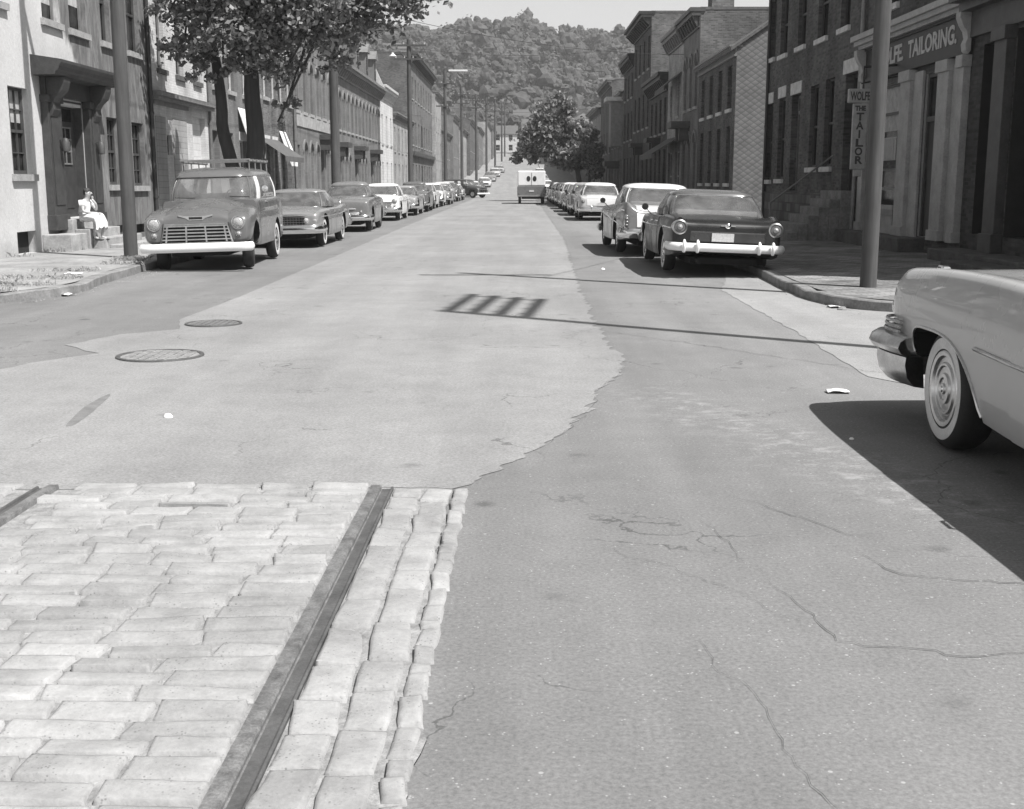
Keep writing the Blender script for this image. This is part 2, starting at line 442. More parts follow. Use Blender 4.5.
# ------------------------------------------------------------------ terrain and road
def zr(y):
    if y < 130: return 0.
    if y < 170: return .05 * (y - 130) ** 2 / 80
    if y < 330: return .05 * (y - 150)
    return 9.
def xo(y): return max(0., min(4.2, (y - 135) * .03))
def ridge(x):
    T = [(-400, 45), (-150, 58), (-60, 63), (-34, 60), (-20, 64), (0, 65), (10, 62), (18, 58), (32, 61), (45, 57), (55, 47), (80, 38), (140, 25), (400, 18)]
    for (a, b), (c, d) in zip(T, T[1:]):
        if a <= x <= c: return lerp(b, d, (x - a) / (c - a))
    return 18.
def hill(x, y):
    if y < 330: return zr(y)
    s = (y - 330) / 220
    h = lerp(9., ridge(x) - 3, smooth(s) * .75 + min(1, max(0, s)) * .25)
    h += 2.5 * noise.noise(Vector((x * .02, y * .02, 3))) * min(1, s * 3)
    if y > 560: h -= (y - 560) * .06
    return h
b = MB(); rows = []
for y in [-40, -10, 0, 8, 12, 20, 40, 70, 100, 130, 140, 150, 160, 170, 200, 250, 300] + list(range(330, 760, 14)) + [900, 1200]:
    rows.append([(x, y, hill(x, y) - .06) for x in [-900, -400, -250] + list(range(-180, 181, 12)) + [250, 400, 900]])
b.grid(rows); o = b.build('ground', [M['dirt'], M['hill_soil']], ang=60)
for p in o.data.polygons:
    if p.center.y > 335: p.material_index = 1
tag(o, kind='structure')

def ragged(pts, amp=.03, step=.12, seed=0):
    """polyline with extra, jittered points"""
    out = []
    for (a, b_) in zip(pts, pts[1:]):
        L = math.dist(a, b_); n = max(1, int(L / step))
        for k in range(n):
            t = k / n; x = lerp(a[0], b_[0], t); y = lerp(a[1], b_[1], t)
            j = amp * (noise.noise(Vector((x * 5, y * 5, seed))) + .5 * noise.noise(Vector((x * 17, y * 17, seed))))
            out.append((x + j, y + j * .7))
    out.append(pts[-1]); return out
def sheet(name, outline, z, mat, kind='structure'):
    bm = bmesh.new()
    f = bm.faces.new([bm.verts.new((x, y, z)) for x, y in outline])
    if f.normal.z < 0: f.normal_flip()
    bm.normal_update(); bmesh.ops.triangulate(bm, faces=bm.faces[:], ngon_method='EAR_CLIP')
    me = bpy.data.meshes.new(name); bm.to_mesh(me); bm.free(); me.materials.append(mat)
    for p in me.polygons:
        if p.normal.z < 0: p.flip()
    o = link(name, me); tag(o, kind=kind); return o

# dark roadway with the hole where the setts lie (setts X < -.3, Y < 5.96)
sett_top = ragged([(-9, 5.96), (-2.7, 5.93), (-1.4, 5.99), (-.33, 5.96)], .04, .1, 2)
sett_side = ragged([(-.33, 5.96), (-.32, 5.0), (-.31, 4.31), (-.28, 3.43), (-.26, 2.78), (-.25, -30)], .05, .07, 5)
near = sett_side[:70] + [(-.25, 1), (-.25, -30)]
near = [p for p in sett_side if p[1] > .5] + [(-.25, -30)]
sheet('roadway', sett_top + near[1:] + [(60, -30), (60, 130), (-60, 130), (-60, 5.96)], 0., M['asphalt'])
b = MB(); b.grid([[(x, y, zr(y)) for x in (-7.2 + xo(y), -3, 0, 2, 4.8)] for y in range(130, 346, 5)])
tag(b.build('roadway', M['asphalt_light'], ang=60), kind='structure')
# left gutter lane, slightly different tone
gut = ragged([(-3.95, 8.6), (-4.05, 10.4), (-3.9, 11.2), (-4.4, 11.5), (-3.88, 12.75), (-3.8, 17), (-3.95, 41), (-4.1, 130)], .05, .35, 8)
# pale patch over the middle of the road
left = [(-9, 5.5)] + [(-9, 6.4)] + ragged([(-6.5, 7.6), (-4.6, 8.1), (-3.74, 8.52), (-4.45, 9.6), (-4.25, 10.3), (-3.85, 10.9), (-4.35, 11.5), (-4.1, 12.3), (-3.6, 12.75), (-3.85, 13.6), (-3.8, 17), (-3.95, 41.5), (-4.15, 130)], .05, .2, 9)
right = ragged([(1.7, 130), (1.6, 87), (1.3, 33), (.92, 17.5), (.86, 11.9), (.95, 10.6), (.84, 9.7), (.62, 9.0), (.52, 8.2), (.16, 6.95), (-.12, 6.35), (-.33, 5.97)], .09, .05, 4)
top_edge = [p for p in sett_top if p[0] > -9][::-1]
sheet('road_patch', left[1:] + right + [(x, y + .012) for x, y in top_edge[1:]] + [(-9, 5.99)], .004, M['asphalt_light'])
strip = ragged([(4.1, 24), (3.35, 19.3), (2.98, 17.5), (2.92, 12.3), (2.84, 9.6), (3.3, 8.7), (4.1, 8.4)], .04, .2, 6)
sheet('gutter_strip', strip + [(60, 8.4), (60, 14.4), (5.4, 14.4), (4.25, 15.2), (4.1, 17)], .004, M['asphalt_strip'])
# small tar patches and stains on the pale patch
def blob(name, cx, cy, rx, ry, z, mat, seed=0, rot=0):
    pts = []
    for k in range(28):
        a = 2 * PI * k / 28; r = 1 + .35 * noise.noise(Vector((math.cos(a) * 1.3, math.sin(a) * 1.3, seed)))
        x, y = rx * r * math.cos(a), ry * r * math.sin(a)
        pts.append((cx + x * math.cos(rot) - y * math.sin(rot), cy + x * math.sin(rot) + y * math.cos(rot)))
    return sheet(name, pts, z, mat)
M['stain'] = plain('road_stain', .165, .9, .2, 9, .3, 90)
M['stain2'] = plain('road_stain_dark', .12, .9, .25, 9, .3, 90)
blob('road_stain', -2.95, 8.1, .05, .55, .0055, M['stain'], 0, .12)


# cracks
def crack(pts, w=.012, z=.0055, seed=1, name='road_crack'):
    pts = ragged(pts, .05, .05, seed); b = MB(); rows = []
    for i, p in enumerate(pts):
        q0, q1 = pts[max(0, i - 1)], pts[min(len(pts) - 1, i + 1)]
        t = Vector((q1[0] - q0[0], q1[1] - q0[1])).normalized(); n = Vector((-t.y, t.x))
        ww = w * .24 * (.3 + 1.1 * abs(noise.noise(Vector((p[0] * 7, p[1] * 7, seed + 4))))) * min(1, i / 5, (len(pts) - 1 - i) / 5 + .05)
        rows.append([(p[0] - n.x * ww, p[1] - n.y * ww, z), (p[0] + n.x * ww, p[1] + n.y * ww, z)])
    b.grid(rows); tag(b.build(name, M['crack']), kind='structure')
crack([(1.05, 5.85), (1.35, 5.45), (1.45, 5.2), (1.62, 5.08)], .012, seed=1)
crack([(1.42, 4.95), (1.55, 4.6), (1.95, 4.5), (2.35, 4.35), (3.0, 4.2)], .014, seed=2)
crack([(1.0, 4.6), (1.1, 3.9), (1.5, 3.78), (1.9, 3.78), (2.6, 3.7)], .01, seed=3)
crack([(.85, 5.5), (.9, 5.1), (1.0, 4.6)], .006, seed=4)
crack([(.6, 4.0), (.72, 3.4), (.75, 3.0), (.86, 2.5)], .006, seed=5)
crack([(.3, 5.1), (.8, 4.5), (1.05, 3.95)], .005, seed=6)
crack([(1.95, 3.78), (2.3, 3.5), (2.8, 3.4)], .006, seed=7)
crack([(.9, 12.6), (1.7, 11.6), (3.4, 9.2)], .02, seed=8)
crack([(-4.2, 14.0), (-2, 14.2), (.9, 13.6)], .01, seed=10)
crack([(-3.6, 15.6), (-1.5, 15.9), (.8, 15.4)], .012, seed=12)
crack([(.95, 10.5), (.84, 9.7), (.62, 9.0), (.52, 8.2), (.16, 6.95)], .006, .0065, seed=11)

# granite setts: one paved surface, each stone a pillow of its own
def pillow(b, cx, cy, lx, ly, h, rnd, z0=0., n=(8, 6)):
    """worn granite sett: flat slightly tilted top, soft rounded arrises, uneven outline"""
    def par(m, c):      # parameter values crowded at the rims
        e = [-1., -1 + c, -1 + 2.4 * c]; k = m - 5
        return e + [lerp(e[-1], -e[-1], (i + 1) / (k + 1)) for i in range(k)] + [-q for q in e[::-1]]
    us, vs_ = par(9, .008 / lx * 2), par(8, .008 / ly * 2); sk = rnd.uniform(-.01, .01); tx, ty = rnd.gauss(0, .004), rnd.gauss(0, .005)
    hh = h + rnd.gauss(0, .0025); sd_ = rnd.random() * 90; rows = []
    for j, v in enumerate(vs_):
        r = []
        for i, u in enumerate(us):
            x = cx + u * lx / 2 + sk * v; y = cy + v * ly / 2
            w = noise.noise(Vector((x * 6, y * 6, sd_))); w2 = noise.noise(Vector((x * 22, y * 22, sd_)))
            rim = min(i, len(us) - 1 - i, j, len(vs_) - 1 - j)
            z = z0 + hh + tx * u + ty * v + .0035 * w + .0025 * w2
            if rim == 0: z = z0 - .02
            elif rim == 1: z -= .0045
            elif rim == 2: z -= .0015
            k = 1 if rim < 2 else .4
            r.append((x + k * .009 * noise.noise(Vector((x * 9, y * 9, sd_ + 5))), y + k * .008 * noise.noise(Vector((x * 8, y * 8, sd_ + 9))), z))
        rows.append(r)
    b.grid(rows)
rnd = random.Random(3)
b = MB(); y = .9; row = 0
while y < 5.94:
    ly = rnd.uniform(.105, .135); x = -.75 - (5.9 - y) * .0135 - rnd.uniform(0, .01)
    while x > -9:
        lx = rnd.uniform(.22, .38)
        if not (-2.56 < x - lx / 2 < -2.26 and True):
            pillow(b, x - lx / 2, y + ly / 2 + rnd.uniform(-.006, .006), lx - .006, ly - .007, .023, rnd)
        x -= lx
        if -2.62 < x < -2.26: x = -2.55
        elif -2.26 < x < -2.1 : x = -2.24 if x < -2.2 else x
    y += ly
# stretcher rows outside the right rail
x = -.63
for wdt in (.155, .15, .085):
    y = .9 + rnd.random() * .1
    while y < 5.9:
        ly = rnd.uniform(.2, .36) if wdt > .1 else rnd.uniform(.07, .2)
        if y + ly > 5.95: ly = 5.94 - y
        if ly > .04: pillow(b, x - (5.9 - y) * .0135 * (1 if wdt > .1 else .85) + wdt / 2, y + ly / 2, wdt - .006, ly - .007, .021, rnd)
        y += ly
    x += wdt
tag(b.build('cobbled_paving', M['cobble'], ang=75, fix=False), kind='structure')
# mortar bed under the stones
sheet('mortar_bed', [(p[0] + .0, p[1]) for p in sett_top] + [(p[0], p[1]) for p in near[1:-1]] + [(-.25, .3), (-9, .3)], .005, M['mortar'])
# loose mortar/gravel joints along the rail
b = MB()
for i in range(420):
    y = rnd.uniform(1, 5.94); x = rnd.choice([-.625, -.63, -.33, -.475]) + rnd.gauss(0, .013); r = rnd.uniform(.002, .006)
    b.add([(x + r, y, 0), (x - r * .5, y + r, 0), (x - r * .5, y - r, 0), (x, y, .006 + r * 1.2)], [(0, 1, 3), (1, 2, 3), (2, 0, 3)])
tag(b.build('joint_gravel', M['stone_small'], fix=False), kind='stuff')

# tram rails: girder rails with a groove
def tram_rail(x, dx, label, flip=1):
    root = thing('tram_rail', label, 'tram rail', (x, 5.9, 0), 0, 'tram rails set in the stone paving')
    root.rotation_euler.z = math.atan(dx)
    prof = [(-.062, -.05), (-.062, .022), (-.058, .030), (-.008, .030), (-.002, .022), (-.002, .009), (.004, .008)]
    prof2 = [(.004, .008), (.048, .009), (.052, .018), (.058, .021), (.066, .018), (.066, -.05)]
    for nm, pf, mt in (('rail_head', prof, M['rail']), ('guard_lip', prof2, M['rail_dark'])):
        b = MB(); b.grid([[(flip * p * .92, yy, q + .003 * noise.noise(Vector((yy * 2, x, 0)))) for p, q in pf] for yy in [0.05 - k * .25 for k in range(24)]])
        b.build(nm, mt, root, ang=30)
tram_rail(-.69, -.0135, 'dark grooved tram rail running between the setts and the double row of stones')
tram_rail(-2.40, -.0135, 'short end of tram rail at the left edge of the stone paving', -1)

# manholes
def manhole(x, y, r, label, mat):
    root = thing('manhole_cover', label, 'manhole cover', (x, y, .006))
    b = MB(); b.lathe([(r * .9, .002), (r * .92, .012), (r, .012), (r * 1.01, -.004)], n=40); b.build('rim', M['rail_dark'], root, ang=40)
    b = MB(); b.lathe([(0.001, .002), (r * .9, .002)], n=40)
    k = r / 4.6
    for i in range(-5, 6):
        for j in range(-5, 6):
            if math.hypot(i, j) * k < r * .86: b.box(i * k - k * .36, i * k + k * .36, j * k - k * .36, j * k + k * .36, .002, .012)
    b.build('lid', mat, root)
M['iron_lid'] = plain('cast_iron_lid', .3, .6, .3, 12, .2, metal=.2)
M['iron_lid2'] = plain('cast_iron_lid_worn', .17, .7, .25, 12, .2)
manhole(-3.22, 10.72, .385, 'round waffle patterned iron manhole cover in the pale asphalt', M['iron_lid'])
manhole(-3.36, 13.22, .31, 'smaller farther manhole cover level with the tip of the dark gutter asphalt', M['iron_lid2'])

# sidewalks and kerbs
def kerb_path(side):
    if side < 0:
        pts = [(-6.8, 130), (-6.75, 21.5), (-6.55, 18.5), (-6.38, 17.4), (-6.45, 16.4), (-6.9, 15.5), (-7.8, 14.9), (-9.5, 14.5), (-14, 14.2), (-50, 14.0)]
    else:
        pts = [(4.35, 130), (4.2, 20.4), (4.06, 17.2), (4.08, 15.7), (4.35, 14.9), (5.0, 14.4), (6.0, 14.2), (10, 14.1), (60, 14.0)]
    return pts
for side in (-1, 1):
    P = kerb_path(side); P = P[:2] + cat_rom(P[1:-1], 5)[1:] + [P[-1]]
    far = -13. if side < 0 else 12.
    walk = [p for p in P] + ([(P[-1][0], 40), (far, 40), (far, 130)])
    sheet('sidewalk', walk, .135, M['sidewalk'] if side < 0 else M['paver'])
    b = MB(); sec = [(-.16, -.05), (-.16, .128), (-.145, .142), (0, .142), (.015, .128), (.02, -.05)]
    if side > 0: sec = [(-a, z) for a, z in sec]
    # kerb stones: path cut to ~1.8 m stones with ragged tops
    dense = [];
    for p, q in zip(P, P[1:]):
        n = max(1, int(math.dist(p, q) / .45)) if p[1] < 60 or q[1] < 60 else 8
        for k in range(n): dense.append((lerp(p[0], q[0], k / n), lerp(p[1], q[1], k / n)))
    dense.append(P[-1])
    b.sweep([(x + (.04 if y < 30 else 0) * noise.noise(Vector((x * 2, y * 2, 0))), y, -.012 + .035 * noise.noise(Vector((x * 1.7, y * 1.7, 4)))) for x, y in dense], sec)
    tag(b.build('kerb', M['kerb'], ang=30), kind='structure')
    b = MB()
    x0, x1 = (-13, -6.8) if side < 0 else (4.35, 12)
    sh = xo if side < 0 else (lambda y: 0.)
    b.grid([[(x + sh(y), y, zr(y) + .135) for x in (x0, x1)] for y in range(130, 331, 5)])
    b.grid([[(x1 + sh(y) if side < 0 else x0, y, zr(y) + zz) for zz in (-.05, .135)] for y in range(130, 331, 5)])
    tag(b.build('sidewalk', M['sidewalk'], ang=30), kind='structure')
# flagstone joints on the left sidewalk
for i, yy in enumerate((16.6, 18.4, 20.3, 22.3, 24.6, 27)):
    crack([(-9.7, yy), (-6.75, yy + .05)], .012, .141, 30 + i, 'paving_joint')
crack([(-8.2, 15), (-8.25, 20), (-8.2, 30)], .014, .141, 40, 'paving_joint')

# woods on the hill (one far-off mass) ---------------------------------
rnd = random.Random(5)
b = MB(); V, Fc = b.v, b.f
def leaf_quad(V, Fc, c, s, rnd, flat=0., outw=None):
    n = Vector((rnd.gauss(0, 1), rnd.gauss(0, 1), rnd.gauss(0, 1) + flat))
    if outw is not None: n = n * .55 + outw
    n.normalize()
    a = n.orthogonal().normalized(); bb = n.cross(a); q = rnd.uniform(0, 6.3)
    a, bb = a * math.cos(q) + bb * math.sin(q), bb * math.cos(q) - a * math.sin(q)
    k = len(V); w = s * .62
    V += [tuple(c + a * s), tuple(c + bb * w), tuple(c - a * s), tuple(c - bb * w)]
    Fc.append([k, k + 1, k + 2, k + 3])
WV, WF = [], []
for i in range(1750):
    y = 318 + 262 * rnd.random() ** .9; x = rnd.uniform(-120, 120)
    if abs(x) < 9 and y < 350: continue
    if y < 335 and abs(x) < 24: continue
    if rnd.random() < .25 and abs(x) > 65: continue
    z = hill(x, y); h = rnd.uniform(6.5, 12) * (1.15 if rnd.random() < .2 else .9); r = h * rnd.uniform(.34, .5)
    ico = bmesh.new(); bmesh.ops.create_icosphere(ico, subdivisions=2, radius=1.)
    for q in range(6):
        o_ = Vector((rnd.gauss(0, .5) * r, rnd.gauss(0, .4) * r, rnd.uniform(-.2, .3) * h)); s_ = rnd.uniform(.28, .52); k0 = len(WV)
        for v in ico.verts:
            d = v.co * s_ * (1 + .5 * noise.noise(v.co * 1.6 + Vector((i, q, 0))) + rnd.gauss(0, .13))
            WV.append((x + o_.x + d.x * r, y + o_.y + d.y * r, z + h * .55 + o_.z + d.z * h * .42))
        WF += [[v.index + k0 for v in f.verts] for f in ico.faces]
    ico.free()
    for k in range(72):
        u = Vector((rnd.gauss(0, 1), rnd.gauss(0, 1), rnd.gauss(0, 1))).normalized() * (.62 + .36 * rnd.random())
        c = Vector((x + u.x * r * (1 + .3 * rnd.random()), y + u.y * r, z + h * .55 + u.z * h * .45))
        leaf_quad(V, Fc, c, rnd.uniform(.4, .9), rnd, .6, u * 1.9)
b.m = [0] * len(Fc); nl = len(V); V += WV; Fc += [[q + nl for q in f] for f in WF]; b.m += [1] * len(WF)
tag(b.build('hillside_woods', [M['wood_leaf'], M['woods_mass']], fix=False), 'hazy wooded hillside closing the end of the street', 'woods', kind='stuff')
# ------------------------------------------------------------------ buildings
XL, XR = -9.8, 8.3
_mc = {}
def window(root, u0, u1, v0, v1, frame=None, mun=(1, 1), sill='stone', lintel=None, lod=0, rec=.14, blind=0., arch=False):
    frame = frame or 'trim_grey'; w, h = round(u1 - u0, 2), round(v1 - v0, 2)
    key = (w, h, frame, mun, sill, lintel, lod, rec, round(blind, 2))
    if key not in _mc:
        d = {}
        b = MB(); t = .055
        b.box(-.02, .03, 0, t, 0, h); b.box(-.02, .03, w - t, w, 0, h); b.box(-.02, .03, t, w - t, 0, t * 1.4); b.box(-.02, .03, t, w - t, h - t, h)
        b.box(-.03, .022, t, w - t, h * .5 - .03, h * .5 + .03)
        if lod < 2:
            for i in range(1, mun[0]):
                x = t + (w - 2 * t) * i / mun[0]; b.box(-.02, .015, x - .012, x + .012, t, h - t)
            for j in range(1, mun[1]):
                for q in (0, .5):
                    z = h * (q + .5 * j / mun[1]); b.box(-.02, .013, t, w - t, z - .012, z + .012)
        if lod >= 1:
            if sill: b.mi = 1; b.box(0, rec + .07, -.08, w + .08, -.11, 0.002)
            if lintel: b.mi = 2; b.box(rec - .1, rec + .025, -.1, w + .1, h - .002, h + .24)
        d['f'] = b.mesh('window', [M[frame], M[sill or 'stone'], M[lintel or 'stone']])
        b = MB(); b.box(-.045, -.03, .01, w - .01, .01, h - .01); d['p'] = b.mesh('pane', M['pane'])
        if sill and lod < 1:
            b = MB(); b.box(0, rec + .08, -.1, w + .1, -.13, 0.002); d['s'] = b.mesh('sill', M[sill])
        if lintel and lod < 1:
            b = MB(); b.box(rec - .1, rec + .025, -.12, w + .12, h - .002, h + .3); d['l'] = b.mesh('lintel', M[lintel])
        if blind:
            b = MB(); b.box(-.029, -.022, t, w - t, h * (1 - blind), h - t); d['b'] = b.mesh('blind', M['curtain'])
        _mc[key] = d
    d = _mc[key]
    f = link('window', d['f'], root); f.location = (-rec, u0, v0)
    link('pane', d['p'], f)
    for k, n in (('s', 'sill'), ('l', 'lintel'), ('b', 'blind')):
        if k in d: link(n, d[k], f)
    return f

def door(root, u0, u1, v0, v1, mat='door_dark', rec=.22, transom=.45, lod=0):
    w, h = u1 - u0, v1 - v0
    b = MB(); b.box(-.03, .03, 0, .08, 0, h); b.box(-.03, .03, w - .08, w, 0, h); b.box(-.03, .03, .08, w - .08, h - .08, h)
    if transom: b.box(-.03, .035, .08, w - .08, h - transom - .1, h - transom)
    f = b.build('door_frame', M['trim_dark' if mat == 'trim_black' else 'trim_mid'], root); f.location = (-rec, u0, v0)
    top = h - transom - .1 if transom else h - .08
    b = MB(); b.box(-.05, -.01, .08, w - .08, .01, top)
    for (za, zb) in ((.12, .42), (.5, .93)):
        for (ya, yb) in ((.14, .47), (.53, .86)):
            b.box(-.012, .004, .08 + (w - .16) * ya, .08 + (w - .16) * yb, top * za, top * zb)
    dd = b.build('door', M[mat], f)
    if transom:
        b = MB(); b.box(-.03, -.015, .08, w - .08, h - transom, h - .08); b.build('transom_pane', M['pane'], f)
    return f

def wall_mesh(W_, H, depth, holes, rec=.16, gable=0., side_mi=0, fmi=0):
    """front wall with real openings, side and back walls; x = 0 is the facade"""
    b = MB(); b.mi = fmi
    us = sorted({0, round(W_, 3)} | {round(x, 3) for h in holes for x in h[:2]}); vs_ = sorted({-.3, round(H, 3)} | {round(x, 3) for h in holes for x in h[2:4]})
    for i in range(len(us) - 1):
        for j in range(len(vs_) - 1):
            uc, vc = (us[i] + us[i + 1]) / 2, (vs_[j] + vs_[j + 1]) / 2
            if any(h[0] < uc < h[1] and h[2] < vc < h[3] for h in holes): continue
            b.quad((0, us[i], vs_[j]), (0, us[i + 1], vs_[j]), (0, us[i + 1], vs_[j + 1]), (0, us[i], vs_[j + 1]))
    for hh_ in holes:
        u0, u1, v0, v1 = hh_[:4]
        r = -(hh_[4] if len(hh_) > 4 else rec) - .1
        b.mi = 2; b.quad((0, u0, v0), (r, u0, v0), (r, u0, v1), (0, u0, v1)); b.quad((0, u1, v0), (0, u1, v1), (r, u1, v1), (r, u1, v0))
        b.quad((0, u0, v1), (r, u0, v1), (r, u1, v1), (0, u1, v1)); b.quad((0, u0, v0), (0, u1, v0), (r, u1, v0), (r, u0, v0))
    b.mi = side_mi
    for u in (0, W_):
        b.quad((0, u, -.3), (-depth, u, -.3), (-depth, u, H), (0, u, H))
        if gable: b.add([(0, u, H), (-depth, u, H), (-depth / 2, u, H + gable)], [(0, 1, 2)])
    b.quad((-depth, 0, -.3), (-depth, W_, -.3), (-depth, W_, H), (-depth, 0, H))
    b.mi = fmi; b.quad((-.95, .02, -.3), (-.95, W_ - .02, -.3), (-.95, W_ - .02, H - .02), (-.95, .02, H - .02))   # room side
    return b

def cornice_part(root, W_, z, proj=.4, hgt=.6, mat='trim_dark', br=.9, name='cornice'):
    b = MB()
    b.box(.003, .06, 0, W_, z - hgt, z - hgt * .45); b.box(.003, proj * .8, -.03, W_ + .03, z - hgt * .45, z - hgt * .22); b.box(-.2, proj, -.06, W_ + .06, z - hgt * .22, z)
    b.box(.003, .1, -.02, W_ + .02, z - hgt - .07, z - hgt)
    if br:
        n = max(2, int(W_ / br))
        for i in range(n + 1):
            u = .12 + (W_ - .24) * i / n
            b.add([(.06, u - .06, z - hgt), (.06, u + .06, z - hgt), (.16, u - .06, z - hgt), (.16, u + .06, z - hgt), (proj * .75, u - .06, z - hgt * .46), (proj * .75, u + .06, z - hgt * .46), (.06, u - .06, z - hgt * .46), (.06, u + .06, z - hgt * .46)],
                  [(0, 1, 3, 2), (2, 3, 5, 4), (4, 5, 7, 6), (0, 2, 4, 6), (1, 7, 5, 3)])
    return b.build(name, M[mat], root)

def split_build(b, name, mat, parent, tol=.05):
    """one object for every piece of a row of alike pieces (pieces told apart along the facade)"""
    n = len(b.v); par = list(range(n))
    def find(i):
        while par[i] != i: par[i] = par[par[i]]; i = par[i]
        return i
    for f in b.f:
        for q in f[1:]: par[find(q)] = find(f[0])
    isl = {}
    for i in range(n): isl.setdefault(find(i), []).append(i)
    spans = sorted((min(b.v[i][1] for i in v), max(b.v[i][1] for i in v), k) for k, v in isl.items()); groups = []
    for a, c, k in spans:
        if groups and a < groups[-1][1] - .0: groups[-1][1] = max(groups[-1][1], c); groups[-1][2].append(k)
        else: groups.append([a, c, [k]])
    for a, c, ks in groups:
        m = MB()
        for k in ks:
            mp = {q: i + len(m.v) for i, q in enumerate(isl[k])}; m.v += [b.v[q] for q in isl[k]]
            for f in b.f:
                if f[0] in mp: m.f.append([mp[q] for q in f]); m.m.append(0)
        m.build(name, mat, parent, bevel=.008)

class House: pass
def house(side, y0, y1, H, label, wall, ops=(), depth=9., roof='flat', rh=2.4, cor=(.4, .6, 'trim_dark', .9), X=None, lod=0, name='row_house', cat='house',
          side_wall=None, roof_mat='roof', group=None, frame='trim_mid', sill='stone', lintel=None, mun=(1, 1), z0=None, chimney=None, reveal=None):
    X = X if X is not None else (XL if side < 0 else XR)
    zb = (zr(y0) + .12) if z0 is None else z0
    root = thing(name, label, cat, (X, y0 if side < 0 else y1, zb), 0 if side < 0 else PI, group)
    W_ = y1 - y0; U = (lambda Y: Y - y0) if side < 0 else (lambda Y: y1 - Y)
    q = House(); q.root = root; q.U = U; q.W = W_; q.zb = zb; q.H = H - zb if z0 is None and zb < 1 else H
    H = q.H; holes = []
    for op in ops:
        a, c = sorted((U(op[0]), U(op[1]))); a = max(a, .05); c = min(c, W_ - .05); holes.append((a, c, op[2] - zb, op[3] - zb, op[4], op[5] if len(op) > 5 else {}))
    b = wall_mesh(W_, H, depth, [h_[:4] + (h_[5].get('rec', .22 if h_[4] == 'd' else .16),) for h_ in holes], gable=rh if roof == 'gable' else 0., side_mi=1)
    b.build('wall', [M[wall], M[side_wall or wall], M[reveal or wall]], root)
    for (a, c, v0, v1, kind, kw) in holes:
        kw = dict(kw)
        if kind == 'w':
            kw.setdefault('frame', frame); kw.setdefault('sill', sill); kw.setdefault('lintel', lintel); kw.setdefault('mun', mun); kw.setdefault('lod', lod)
            arch = kw.pop('arch', None)
            window(root, a, c, v0, v1, **kw)
            if arch: arch_top(root, a, c, v1, wall, arch)
        elif kind == 'd': door(root, a, c, v0, v1, **kw)
        elif kind == 'v':
            bb = MB(); bb.box(-.2, -.17, a, c, v0, v1); bb.build('vent', M['void'], root)
    if roof == 'flat':
        b = MB(); b.box(-depth - .05, .03, -.02, W_ + .02, H, H + .12); b.build('roof', M[roof_mat], root)
    elif roof == 'gable':
        b = MB(); e = .25; s_ = rh / (depth / 2)
        for sx in (0, 1):
            x0, x1 = (e, -depth / 2) if sx == 0 else (-depth - e, -depth / 2); zz0 = H - e * s_
            vs_ = [(x0, -.12, zz0 + .03), (x1, -.12, H + rh + .03), (x1, W_ + .12, H + rh + .03), (x0, W_ + .12, zz0 + .03)]
            b.add(vs_ + [(x, y, z + .12) for x, y, z in vs_], [(0, 1, 2, 3), (4, 7, 6, 5), (0, 4, 5, 1), (3, 2, 6, 7), (0, 3, 7, 4), (1, 5, 6, 2)])
        b.build('roof', M[roof_mat], root)
    elif roof == 'mansard':
        b = MB(); s_ = .85
        b.add([(.05, 0, H + .05), (.05, W_, H + .05), (-s_, W_, H + rh), (-s_, 0, H + rh), (-depth, 0, H + .05), (-depth, W_, H + .05), (-depth, W_, H + rh + .2), (-depth, 0, H + rh + .2)],
              [(0, 1, 2, 3), (3, 2, 6, 7), (0, 3, 7, 4), (1, 5, 6, 2), (4, 7, 6, 5), (0, 4, 5, 1)])
        b.build('roof', M[roof_mat], root)
    if cor: q.cor = cornice_part(root, W_, H + .1, cor[0], cor[1], cor[2], cor[3])
    for (yc, xo, w_, hh) in (chimney or ()):
        b = MB(); u = U(yc); z1 = H + hh
        b.box(-xo - w_, -xo, u - w_ * .6, u + w_ * .6, H - .5, z1 - .18); b.box(-xo - w_ - .06, -xo + .06, u - w_ * .6 - .06, u + w_ * .6 + .06, z1 - .18, z1)
        for k in (-.25, .25): b.box(-xo - w_ * .65, -xo - w_ * .35, u + k * w_ - .09, u + k * w_ + .09, z1, z1 + .3)
        b.build('chimney', M['brick_mid'], root)
    return q

def arch_top(root, a, c, v1, wall, hood='trim_mid'):
    """rounds the head of an opening and sets a moulded hood over it"""
    r = (c - a) / 2; m = (a + c) / 2; b = MB(); n = 8
    for sgn in (-1, 1):
        pts = [(m + sgn * r, v1 + .001)] + [(m + sgn * r * math.sin(PI / 2 * k / n), v1 - r + r * math.cos(PI / 2 * k / n)) for k in range(n, -1, -1)][0:] 
        vs_ = [(-.002, u, v) for u, v in pts] + [(-.12, u, v) for u, v in pts]; L = len(pts)
        b.add(vs_, [tuple(range(L)), tuple(range(2 * L - 1, L - 1, -1))] + [(i, i + 1, L + i + 1, L + i) for i in range(L - 1)])
    b.build('arch_spandrel', M[wall], root)
    b = MB(); rows = []
    for k in range(2 * n + 1):
        t = -PI / 2 + PI * k / (2 * n); rr0, rr1 = r + .01, r + .15
        rows.append([(x, m + rr * math.sin(t), v1 - r + rr * math.cos(t)) for x, rr in ((.003, rr0), (.07, rr0), (.07, rr1), (.003, rr1))])
    b.grid(rows, True); b.build('window_hood', M[hood], root)

def steps(root, u0, u1, ztop, n, run=.28, x0=0., mat='stone', zb=0., name='steps', widen=0.):
    b = MB(); h = (ztop - zb) / n
    for i in range(n): b.box(x0 + i * run + (.002 if i else -.0), x0 + (i + 1) * run, u0 - widen * 0, u1 + widen * i, zb - .2, ztop - h * i)
    return b.build(name, M[mat], root, bevel=.015)

